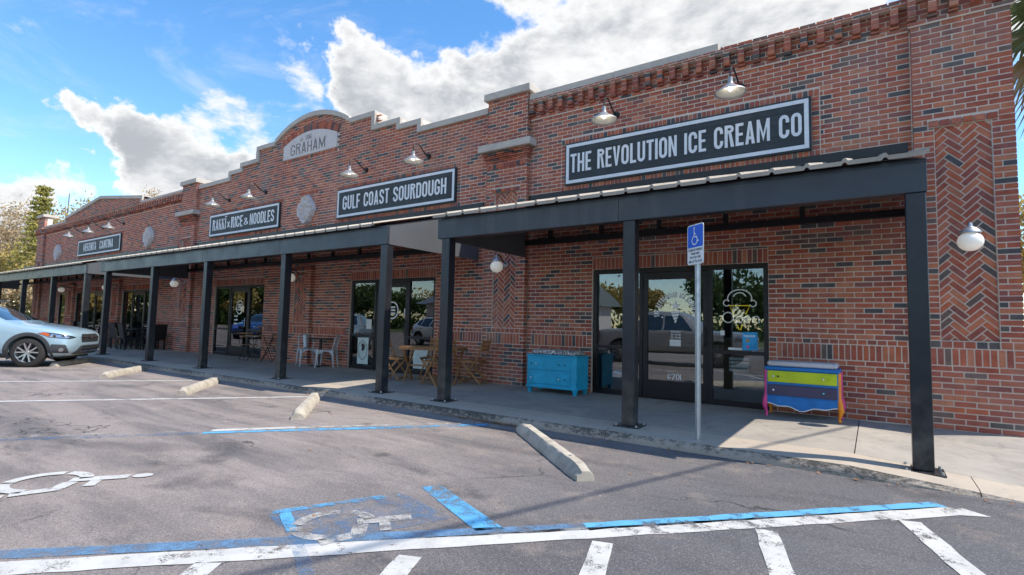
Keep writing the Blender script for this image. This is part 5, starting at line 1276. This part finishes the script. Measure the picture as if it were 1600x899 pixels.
def make_car(loc, rz, paint, label):
    c = empty('parked_car', loc, rz, label, 'car', 'cars parked in the lot'); c.scale = (.96,) * 3
    o = loft_body('body', CARST); cut = []
    for ax in (1.35, -1.315):
        for sy_ in (-1, 1): cut.append(MB().lathe([(.0005, .50 * sy_), (.385, .50 * sy_), (.385, 1.2 * sy_), (.0005, 1.2 * sy_)], 36, (ax, 0, .345), axis='y').build('cut', None))
    me = bake(o, cut); me.materials.append(paint); me.shade_smooth(); me.set_sharp_from_angle(angle=R(50)); body = link('body', me, c)
    bm = bmesh.new(); bm.from_mesh(me); bvh = BVHTree.FromBMesh(bm); bm.free()
    inner = MB()
    for ax in (1.35, -1.315):
        for sy_ in (-1, 1): wheel(c, ax, sy_ * .775, .342, .215, sy_)
    MB().box(-1.9, 1.95, -.60, .60, .20, .80).build('underbody', M['seam'], c)
    def side(poly, nm, mat, off=.006, nu=18, nv=6, par=None):
        for sy_ in (-1, 1): conform(bvh, poly, (0, sy_ * 2, 0), (1, 0, 0), (0, 0, 1), (0, -sy_, 0), off, nu, nv).build(nm, M[mat], par or c, smooth=True)
    def front(poly, nm, mat, off=.006, nu=18, nv=6, d=1, par=None): return conform(bvh, poly, (d * 4, 0, 0), (0, 1, 0), (0, 0, 1), (-d, 0, 0), off, nu, nv).build(nm, M[mat], par or c, smooth=True)
    # glazing
    side([(.62, 1.015), (-.36, 1.03), (-.36, 1.43), (-.02, 1.41)], 'front_window', 'carglass'); side([(-.42, 1.03), (-1.18, 1.05), (-1.10, 1.42), (-.42, 1.44)], 'rear_window', 'carglass'); side([(-1.24, 1.06), (-1.68, 1.14), (-1.58, 1.33), (-1.16, 1.41)], 'quarter_window', 'carglass')
    front([(-.69, 1.085), (.69, 1.085), (.55, 1.43), (.0, 1.465), (-.55, 1.43)], 'windscreen', 'carglass', .005, 24, 14); front([(-.60, 1.13), (.60, 1.13), (.50, 1.42), (-.50, 1.42)], 'rear_screen', 'carglass', .005, 20, 10, -1)
    # shut lines, handles, cladding
    for x in (.70, -.39, -1.27): side([(x - .006, .34), (x + .006, .34), (x + .006, 1.0), (x - .006, 1.0)], 'door_gap', 'seam', .003, 2, 10)
    for x in (-.22, -1.08): side([(x - .10, .90), (x + .10, .90), (x + .10, .925), (x - .10, .925)], 'door_handle', 'chrome', .03, 6, 2)
    side([(.94, .205), (-.90, .205), (-.90, .335), (.94, .315)], 'sill_cladding', 'cladding', .012, 20, 4)
    for ax in (1.35, -1.315):
        for sy_ in (-1, 1):
            P = []; yl = None
            for i in range(31):
                a = R(-22 + 224 * i / 30); x, z = ax + .475 * math.cos(a), .345 + .475 * math.sin(a); h = bvh.ray_cast(Vector((x, sy_ * 2, max(z, .25))), Vector((0, -sy_, 0)))[0]
                y = abs(h.y) if h and abs(h.y) > .6 else (yl or .86); yl = y
                for rr, dy in ((.382, -.06), (.382, .014), (.40, .022), (.462, .020), (.470, .004)): P.append((ax + rr * math.cos(a), sy_ * (y + dy), .345 + rr * math.sin(a)))
            MB().add(P, [(i * 5 + j, (i + 1) * 5 + j, (i + 1) * 5 + j + 1, i * 5 + j + 1) for i in range(30) for j in range(4)]).build('arch_flare', M['cladding'], c, smooth=True)
    # nose
    gr = front([(-.40, .585), (-.44, .70), (-.36, .775), (.36, .775), (.44, .70), (.40, .585)], 'grille', 'seam', .012, 22, 6)
    front([(-.41, .688), (.41, .688), (.41, .712), (-.41, .712)], 'grille_bar', 'chrome', .026, 16, 2, par=gr); front([(-.09, .672), (-.05, .655), (.05, .655), (.09, .672), (.09, .722), (.05, .74), (-.05, .74), (-.09, .722)], 'badge', 'chrome', .032, 8, 3, par=gr)
    for k in range(3): front([(-.40, .60 + k * .026), (.40, .60 + k * .026), (.40, .608 + k * .026), (-.40, .608 + k * .026)], 'grille_slat', 'cladding', .018, 14, 1, par=gr)
    front([(-.62, .30), (-.50, .47), (-.40, .505), (.40, .505), (.50, .47), (.62, .30), (.46, .275), (-.46, .275)], 'lower_bumper', 'cladding', .014, 24, 6); front([(-.42, .40), (.42, .40), (.40, .485), (-.40, .485)], 'lower_intake', 'seam', .02, 14, 3); front([(-.44, .335), (.44, .335), (.44, .375), (-.44, .375)], 'skid_plate', 'rim', .024, 14, 2)
    for sy_ in (-1, 1):
        D = Vector((-.62, -sy_ * .78, 0)).normalized(); U = Vector((.78, -sy_ * .62, 0)); O = Vector((1.82, sy_ * .78, 0)) - D * 1.5
        def cf(poly, nm, mat, off, nu=14, nv=5, par=None): return conform(bvh, poly, O, U, (0, 0, 1), D, off, nu, nv).build(nm, M[mat], par or c, smooth=True)
        hl = cf([(-.30, .795), (-.10, .70), (.24, .665), (.40, .70), (.30, .735), (.05, .79), (-.20, .825)], 'headlight', 'carglass', .008)
        cf([(-.11, .715), (.21, .682), (.29, .705), (.04, .765), (-.10, .785)], 'headlight_reflector', 'lens', .012, par=hl); cf([(-.29, .80), (-.12, .715), (-.11, .79), (-.19, .82)], 'indicator', 'amber', .014, par=hl)
        for uu in (-.03, .12): cf([(uu - .035, .735), (uu, .70), (uu + .035, .735), (uu, .765)], 'projector', 'seam', .016, 6, 3, par=hl)
        fp = cf([(-.10, .335), (.26, .325), (.17, .53), (-.09, .545)], 'fog_lamp_housing', 'cladding', .012); cf([(.05, .39), (.075, .365), (.115, .365), (.14, .39), (.14, .43), (.115, .455), (.075, .455), (.05, .43)], 'fog_lamp', 'lens', .022, 8, 4, par=fp)
        MB().sphere((.50, sy_ * 1.0, 1.07), .105, 14, 8, (.55, .95, .68)).build('mirror', paint, c, smooth=True)
        MB().tube([(.20, sy_ * .585, 1.53), (-.1, sy_ * .585, 1.575), (-1.2, sy_ * .575, 1.585), (-1.55, sy_ * .56, 1.535)], .018, 8).build('roof_rail', M['cladding'], c, smooth=True)
        side_l = conform(bvh, [(-2.10, .84), (-1.86, .86), (-1.88, 1.00), (-2.06, .98)], (0, sy_ * 2, 0), (1, 0, 0), (0, 0, 1), (0, -sy_, 0), .01, 8, 4).build('tail_light', M['redlens'], c, smooth=True)
    front([(-.70, .84), (-.48, .86), (-.48, .98), (-.70, .97)], 'tail_light', 'redlens', .01, 6, 4, -1); front([(.48, .86), (.70, .84), (.70, .97), (.48, .98)], 'tail_light', 'redlens', .01, 6, 4, -1)
    return c
car = make_car((-15.845, -4.99, -.10), math.atan2(.777, .63), M['car_blue'], 'pale blue grey crossover car parked nose in towards the canopy')
def recolour(src, loc, rz, paint, label):
    k = copy_tree(src); k.location = loc; k.rotation_euler = (0, 0, rz); k['label'] = label
    for ch in k.children:
        if ch.name.startswith(('body', 'mirror')): ch.material_slots[0].link = 'OBJECT'; ch.material_slots[0].material = paint
    return k
recolour(car, (-17.0, -12.3, -.10), R(12), M['car_white'], 'white crossover car across the lot, seen in the sourdough window'); recolour(car, (-29.5, -9.6, -.10), R(60), M['car_royal'], 'blue crossover car in the lot, seen in the noodle shop window'); recolour(car, (1.9, -13.2, -.10), R(70), M['car_royal'], 'blue crossover car in the lot facing the ice cream shop window')

# ---------------------------------------------------------------- pickup across the lot (seen in the shop glass)
pk = empty('pickup_truck', (-4.35, -9.5, -.10), R(1), 'silver pickup truck across the lot, seen in the ice cream shop glass', 'truck'); pk.scale = (.95,) * 3
PKST = [(2.72, .55, .95, 1.02, .60, .78, .76, .66), (2.60, .42, 1.02, 1.12, .74, .90, .88, .78), (2.1, .40, 1.08, 1.18, .80, .95, .93, .82), (1.35, .40, 1.12, 1.22, .82, .96, .94, .84), (1.10, .40, 1.14, 1.28, .82, .96, .94, .80), (.55, .40, 1.16, 1.78, .82, .96, .94, .68), (.2, .40, 1.16, 1.86, .82, .96, .94, .66), (-.7, .40, 1.16, 1.86, .82, .96, .94, .66), (-.95, .40, 1.16, 1.80, .82, .96, .94, .68), (-1.05, .40, 1.16, 1.24, .82, .96, .94, .86), (-2.4, .42, 1.16, 1.22, .82, .95, .93, .86), (-2.62, .50, 1.12, 1.18, .78, .90, .88, .80)]
o = loft_body('body', PKST); cut = []
for ax in (1.75, -1.62):
    for sy_ in (-1, 1): cut.append(MB().lathe([(.0005, .5 * sy_), (.46, .5 * sy_), (.46, 1.3 * sy_), (.0005, 1.3 * sy_)], 32, (ax, 0, .42), axis='y').build('cut', None))
me = bake(o, cut); me.materials.append(M['car_silver']); me.shade_smooth(); me.set_sharp_from_angle(angle=R(50)); link('body', me, pk)
bm = bmesh.new(); bm.from_mesh(me); bvh = BVHTree.FromBMesh(bm); bm.free()
for ax in (1.75, -1.62):
    for sy_ in (-1, 1): wheel(pk, ax, sy_ * .80, .40, .26, sy_, 6)
for sy_ in (-1, 1):
    for nm, poly, mt in (('front_window', [(.95, 1.20), (-.05, 1.20), (-.05, 1.70), (.50, 1.70)], 'carglass'), ('rear_window', [(-.12, 1.20), (-.80, 1.20), (-.76, 1.70), (-.12, 1.70)], 'carglass'), ('tail_light', [(-2.60, .85), (-2.42, .85), (-2.42, 1.14), (-2.60, 1.12)], 'redlens'), ('side_step', [(1.2, .38), (-1.1, .38), (-1.1, .46), (1.2, .46)], 'cladding'), ('headlight', [(2.30, .92), (2.64, .90), (2.62, 1.04), (2.34, 1.08)], 'lens')):
        conform(bvh, poly, (0, sy_ * 2, 0), (1, 0, 0), (0, 0, 1), (0, -sy_, 0), .01, 14, 5).build(nm, M[mt], pk, smooth=True)
MB().box(-2.3, 2.3, -.6, .6, .40, .9).build('underbody', M['seam'], pk); MB().box(2.62, 2.80, -.9, .9, .50, .72).build('bumper', M['chrome'], pk, bevel=.03); MB().box(-2.78, -2.6, -.9, .9, .52, .70).build('bumper', M['chrome'], pk, bevel=.03)

# ---------------------------------------------------------------- trees
def set_tone(me, tones):
    a = me.attributes.new('tone', 'FLOAT', 'FACE'); a.data.foreach_set('value', tones)
def leaves_mesh(name, pts, size, mat, rnd, droop=0.0):
    V, F, T = [], [], []
    for (p, tn) in pts:
        d = Vector((rnd.gauss(0, 1), rnd.gauss(0, 1), rnd.gauss(0, .6) - droop)).normalized(); u = d.orthogonal().normalized(); u.rotate(Matrix.Rotation(rnd.uniform(0, 6.28), 3, d)); w = d.cross(u); s = size * rnd.uniform(.6, 1.3); b = len(V)
        p = Vector(p); V += [p - u * s, p + w * s * .45, p + u * s, p - w * s * .45]; F.append((b, b + 1, b + 2, b + 3)); T.append(tn)
    me = bpy.data.meshes.new(name); me.from_pydata([tuple(v) for v in V], [], F); set_tone(me, T); me.materials.append(mat); return me
def broad_tree(loc, h, rx, mat, label, seed, n=5200, size=.17, group=None, bare=.0, trunk=.2, clumps=46):
    rnd = random.Random(seed); t = empty('broadleaf_tree', loc, rnd.uniform(0, 6), label, 'tree', group)
    mb = MB(); th = h * rnd.uniform(.30, .38); top = Vector((rnd.uniform(-.3, .3), rnd.uniform(-.3, .3), h * .78)); sp = []
    mb.tube([(0, 0, 0), (.05, 0, th * .5), (.0, .06, th), top * .7 + Vector((0, 0, th * .2)), top], [trunk, trunk * .8, trunk * .62, trunk * .3, .03], 8)
    ends = []
    for i in range(15):
        z0 = th * rnd.uniform(.75, 1.7); a = i * 2.4 + rnd.uniform(-.4, .4); ln = rx * rnd.uniform(.6, 1.05); b = Vector((0, 0, min(z0, h * .75))); e = b + Vector((ln * math.cos(a), ln * math.sin(a), ln * rnd.uniform(.35, 1.0)))
        e.z = min(e.z, h * .97); md = (b + e) / 2 + Vector((rnd.uniform(-.3, .3), rnd.uniform(-.3, .3), -.12 * ln)); mb.tube([b, md, e], [trunk * .34, trunk * .2, .018], 5, False); ends.append((md, e))
        for k in range(4):
            q = md.lerp(e, rnd.uniform(.1, 1)); f = q + Vector((rnd.gauss(0, .5), rnd.gauss(0, .5), rnd.uniform(.1, .9))) * rx * .42; mb.tube([q, f], [.03, .008], 4, False); ends.append((q, f))
    mb.build('trunk', M['bark'], t, smooth=True)
    pts = []; cl = [e.lerp(md, rnd.uniform(0, .35)) for md, e in ends]
    while len(cl) < clumps + 30: 
        v = Vector((rnd.gauss(0, .5), rnd.gauss(0, .5), rnd.gauss(0, .42))); cl.append(Vector((v.x * rx * .9, v.y * rx * .9, h * .70 + v.z * h * .30)))
    per = int(n / len(cl))
    for c in cl:
        r_ = rx * rnd.uniform(.13, .27); tn = rnd.random()
        for k in range(per):
            v = Vector((rnd.gauss(0, 1), rnd.gauss(0, 1), rnd.gauss(0, .8))); pts.append((c + v * r_ * .62, min(1, max(0, tn + rnd.uniform(-.3, .3)))))
    link('crown', leaves_mesh('crown', pts, size, mat, rnd), t); return t
def conifer(loc, h, rx, mat, label, seed, n=9000):
    rnd = random.Random(seed); t = empty('pine_tree', loc, 0, label, 'tree'); mb = MB(); mb.tube([(0, 0, 0), (0, 0, h * .5), (0, 0, h)], [.22, .13, .02], 8); pts = []
    z = h * .08; lv = 0
    while z < h * .98:
        q = 1 - z / h; ln = rx * (q ** .8) * rnd.uniform(.8, 1.05) + .12
        for k in range(7):
            a = k * 2 * math.pi / 7 + lv * .45 + rnd.uniform(-.15, .15); e = Vector((ln * math.cos(a), ln * math.sin(a), z - .10 * ln + .12)); mb.tube([(0, 0, z), e], [.03, .006], 4, False)
            for i in range(int(n / 260)):
                f = rnd.random() ** .7; p = Vector((0, 0, z)).lerp(e, f) + Vector((rnd.gauss(0, .10), rnd.gauss(0, .10), rnd.gauss(0, .06) - .05 * f)) * (1.1 - .4 * f) * 1.5; pts.append((p, rnd.random()))
        z += h * .034 * rnd.uniform(.85, 1.2); lv += 1
    mb.build('trunk', M['bark'], t, smooth=True); link('crown', leaves_mesh('crown', pts, .12, mat, rnd, .3), t); return t
conifer((-50.0, 3.9, -.1), 10.9, 2.5, M['leaf_pine'], 'tall yellow green conifer rising behind the far end of the building', 4)
GT = 'bare and golden trees behind the far end of the building'
for i, (x, y, h, rx, mt, lb) in enumerate(((-57.5, 7.3, 15.2, 3.4, 'leaf_tan', 'tall tan leaved tree just right of the conifer'), (-54, 8.7, 14.6, 3.0, 'leaf_gold', 'golden tree showing above the low end of the cantina gable'), (-51.5, 9.6, 14.2, 2.9, 'leaf_tan', 'tan tree with thin branches behind the cantina gable peak'), (-50, 11.0, 14.6, 2.9, 'leaf_tan', 'thin tan tree rising behind the right slope of the cantina gable'),
                                              (-60, 4.4, 10.4, 3.3, 'leaf_tan', 'broad tan tree left of the conifer'), (-63, 6.4, 12.6, 3.2, 'leaf_tan', 'tan tree directly behind the conifer'), (-47, 5.2, 8.8, 2.2, 'leaf_gold', 'golden green tree between the conifer and the building corner'), (-57, 3.3, 8.0, 2.8, 'leaf_gold', 'golden tree low in front of the broad tan tree'), (-46.5, 2.2, 4.8, 2.0, 'leaf_tan', 'small tan tree beside the walkway end'))):
    broad_tree((x, y, -.1), h, rx, M[mt], lb, 20 + i, n=3800 if mt == 'leaf_tan' else 4600, size=.13, group=GT)
# shrubs at the walkway end
def shrub(loc, h, r_, mat, label, seed):
    rnd = random.Random(seed); t = empty('shrub', loc, 0, label, 'shrub', 'shrubs at the walkway end'); mb = MB(); pts = []
    for k in range(14):
        a = rnd.uniform(0, 6.28); e = Vector((r_ * rnd.uniform(.3, 1) * math.cos(a), r_ * rnd.uniform(.3, 1) * math.sin(a), h * rnd.uniform(.5, 1))); mb.tube([(0, 0, 0), e * .5 + Vector((0, 0, .1)), e], [.02, .015, .006], 5, False)
        for i in range(60): pts.append((e + Vector((rnd.gauss(0, .2), rnd.gauss(0, .2), rnd.gauss(0, .2))) * r_ * .8, rnd.random()))
    mb.build('stem', M['bark'], t); link('foliage', leaves_mesh('foliage', pts, .07, mat, rnd), t)
for i, (x, y, h, r_, mt, lb) in enumerate(((-38.5, -1.0, 1.5, .9, 'leaf_tan', 'dry tan shrub past the last canopy post'), (-40.5, -2.6, 1.4, 1.0, 'leaf_gold', 'golden shrub beyond the dry shrub'), (-43, -.5, 1.7, 1.2, 'leaf_tan', 'tall tan shrub at the lawn edge'), (-46, -3.5, 1.6, 1.3, 'leaf_tan', 'low spreading shrub at the edge of the lot'), (-36.4, .9, 1.3, .6, 'leaf_green', 'dark green shrub at the building corner'))): shrub((x, y, -.09), h, r_, M[mt], lb, 60 + i)
# spiky plant in a pot by the cantina
pp = empty('potted_plant', (-24.4, -1.15, 0), 0, 'spiky dark plant in a black pot behind the parked car', 'plant'); MB().lathe([(.0005, 0), (.16, 0), (.21, .38), (.19, .38), (.17, .33), (.0005, .33)], 18).build('pot', M['rattan'], pp, smooth=True)
rnd = random.Random(9)
for k in range(26):
    a = k * 2.4; s_ = rnd.uniform(.35, .75); u = Vector((math.cos(a), math.sin(a), 0)); v = Vector((-u.y, u.x, 0)); w = .02
    P = []
    for i in range(5):
        f = i / 4; p = u * (s_ * f * .8) + Vector((0, 0, .34 + s_ * f * 1.15 - s_ * .55 * f * f)); ww = w * (1 - f * .95); P += [p - v * ww, p + v * ww]
    me = MB().add(P, [(2 * i, 2 * i + 1, 2 * i + 3, 2 * i + 2) for i in range(4)]).mesh('leaf', M['leaf_green']); set_tone(me, [.4] * 4); link('leaf', me, pp)
# palm behind the right corner
pa = empty('cabbage_palm', (4.55, 5.4, .35), 0, 'cabbage palm with drooping dry fronds behind the building corner', 'palm'); MB().tube([(0, 0, -.45), (.05, 0, 2.5), (0, .05, 6.7)], [.20, .16, .17], 10).build('trunk', M['bark'], pa, smooth=True)
rnd = random.Random(31)
for k in range(34):
    a = k * 2.4; el = R(70 - 150 * (k / 34)); dry = k > 20; L = rnd.uniform(1.0, 1.5); base = Vector((0, 0, 6.6 + .2 * math.sin(el))); d = Vector((math.cos(a) * math.cos(el), math.sin(a) * math.cos(el), math.sin(el))); side_ = Vector((-math.sin(a), math.cos(a), 0)); P = []; F = []; T = []
    hub = base + d * L * .5
    mbp = [(base - side_ * .012), (base + side_ * .012), (hub + side_ * .010), (hub - side_ * .010)]; P += mbp; F.append((0, 1, 2, 3)); T.append(.5)
    for i in range(19):
        th = R(-80 + 160 * i / 18); q = d * math.cos(th) + side_ * math.sin(th); ln = L * .85 * (1 - .25 * abs(th) / 1.4); m1 = hub + q * ln * .55; e = hub + q * ln + Vector((0, 0, -.30 * ln if not dry else -.55 * ln)); nrm_ = d.cross(side_); w = side_ * math.cos(th) - d * math.sin(th); b = len(P)
        P += [hub, m1 + w * .045, e, m1 - w * .045]; F.append((b, b + 1, b + 2, b + 3)); T.append(rnd.random())
    me = bpy.data.meshes.new('frond'); me.from_pydata([tuple(p) for p in P], [], F); set_tone(me, T); me.materials.append(M['leaf_palm_dry' if dry else 'leaf_palm']); link('frond', me, pa)
broad_tree((7.6, 17.5, -.1), 7.6, 2.6, M['leaf_gold'], 'golden green tree showing past the building corner', 81, n=7000, size=.12)

# ---------------------------------------------------------------- across the lot: trees, house, poles, cable (they show in the shop glass)
rnd = random.Random(77)
for i in range(15):
    x = -78 + i * 8.2 + rnd.uniform(-2, 2); broad_tree((x * 1.25, -62 + rnd.uniform(-5, 5), -.1), rnd.uniform(5.0, 8.6), rnd.uniform(3.6, 5.0), M[['leaf_green', 'leaf_gold', 'leaf_green'][i % 3]], ['leafy green tree in the row beyond the lot', 'golden tree in the row beyond the lot', 'leafy green tree in the row beyond the lot'][i % 3], 100 + i, n=4200, size=.34, group='tree row beyond the lot')
for i in range(7): broad_tree((-72 - i * 5 + rnd.uniform(-3, 3), -14 - i * 6.5, -.1), rnd.uniform(5.5, 8.5), rnd.uniform(3.4, 4.6), M[['leaf_gold', 'leaf_green'][i % 2]], ['golden tree in the row down the far side of the lot', 'leafy green tree in the row down the far side of the lot'][i % 2], 140 + i, n=3600, size=.34, group='trees down the far side of the lot')
rnd2 = random.Random(5); hp = []
for k in range(9000): hp.append((Vector((rnd2.uniform(-105, 55), rnd2.gauss(-55, .5), abs(rnd2.gauss(.9, .85)))), rnd2.random()))
for k in range(4000): q_ = rnd2.random(); hp.append((Vector((-68 - 37 * q_ + rnd2.gauss(0, .5), -8 - 47 * q_, abs(rnd2.gauss(.9, .85)))), rnd2.random()))
o = link('filler_hedge', leaves_mesh('filler_hedge', hp, .40, M['leaf_green'], rnd2)); tag(o, 'low green foliage out of view across the lot, added to darken the shop glass', 'filler_hedge', kind='stuff')  # foliage out of view, added to cover the pale horizon in the glass
hs = empty('house', (-24, -29, -.1), R(6), 'low pale house with a grey gabled roof across the lot', 'house'); MB().box(-7, 7, -4, 4, 0, 2.9).build('wall', M['stonewhite'], hs)
MB().add([(-7.6, -4.7, 2.8), (7.6, -4.7, 2.8), (7.6, 4.7, 2.8), (-7.6, 4.7, 2.8), (-7.6, 0, 4.9), (7.6, 0, 4.9)], [(0, 1, 5, 4), (2, 3, 4, 5), (0, 4, 3), (1, 2, 5), (0, 3, 2, 1)]).build('roof', M['galv'], hs)
for x in (-4, 0, 4): MB().box(x - .7, x + .7, 4.0, 4.05, .9, 2.2).build('window', M['carglass'], hs)
PA, PB = Vector((-3.1, -25.0, 0)), Vector((14.6, 25.5, 0))
for p, lb in ((PA, 'wooden utility pole across the lot'), (PB, 'wooden utility pole behind the building corner')):
    t = empty('utility_pole', (p.x, p.y, -.1), 0, lb, 'pole'); MB().tube([(0, 0, 0), (0, 0, 9)], [.15, .11], 12).build('shaft', M['bark'], t, smooth=True); MB().bar((-1.1, 0, 8.3), (1.1, 0, 8.3), .09, .11).build('crossarm', M['bark'], t)
pts = [PA.lerp(PB, i / 24) + Vector((0, 0, 7.1 + 1.2 * (abs(i / 24 - .5) * 2) ** 2)) for i in range(25)]
o = MB().tube(pts, .022, 8).build('overhead_cable', M['black_metal'], smooth=True); tag(o, 'black overhead cable slung between the two utility poles', 'cable')

# fallen leaves and grit caught along the kerb
rnd = random.Random(13); V, F = [], []
for k in range(420):
    if k < 240: x, y = rnd.gauss(-2.75, .38), -2.83 - abs(rnd.gauss(0, .045))
    elif k < 395: x, y = rnd.uniform(-12, 2), -2.83 - abs(rnd.gauss(0, .08))
    else: x, y = rnd.uniform(-7, 3), rnd.uniform(-7.5, -3)
    a = rnd.uniform(0, 6.28); s_ = rnd.uniform(.010, .024); u = Vector((math.cos(a), math.sin(a), rnd.uniform(-.3, .3))) * s_; w = Vector((-math.sin(a), math.cos(a), rnd.uniform(-.3, .3))) * s_ * .6; p = Vector((x, y, -.094 + rnd.uniform(.002, .014))); b = len(V)
    V += [tuple(p - u), tuple(p + w), tuple(p + u), tuple(p - w)]; F.append((b, b + 1, b + 2, b + 3))
o = MB().add(V, F).build('fallen_leaves', M['dryleaf'], fix=False); tag(o, 'scattered brown fallen leaves along the foot of the kerb', 'leaves', kind='stuff')
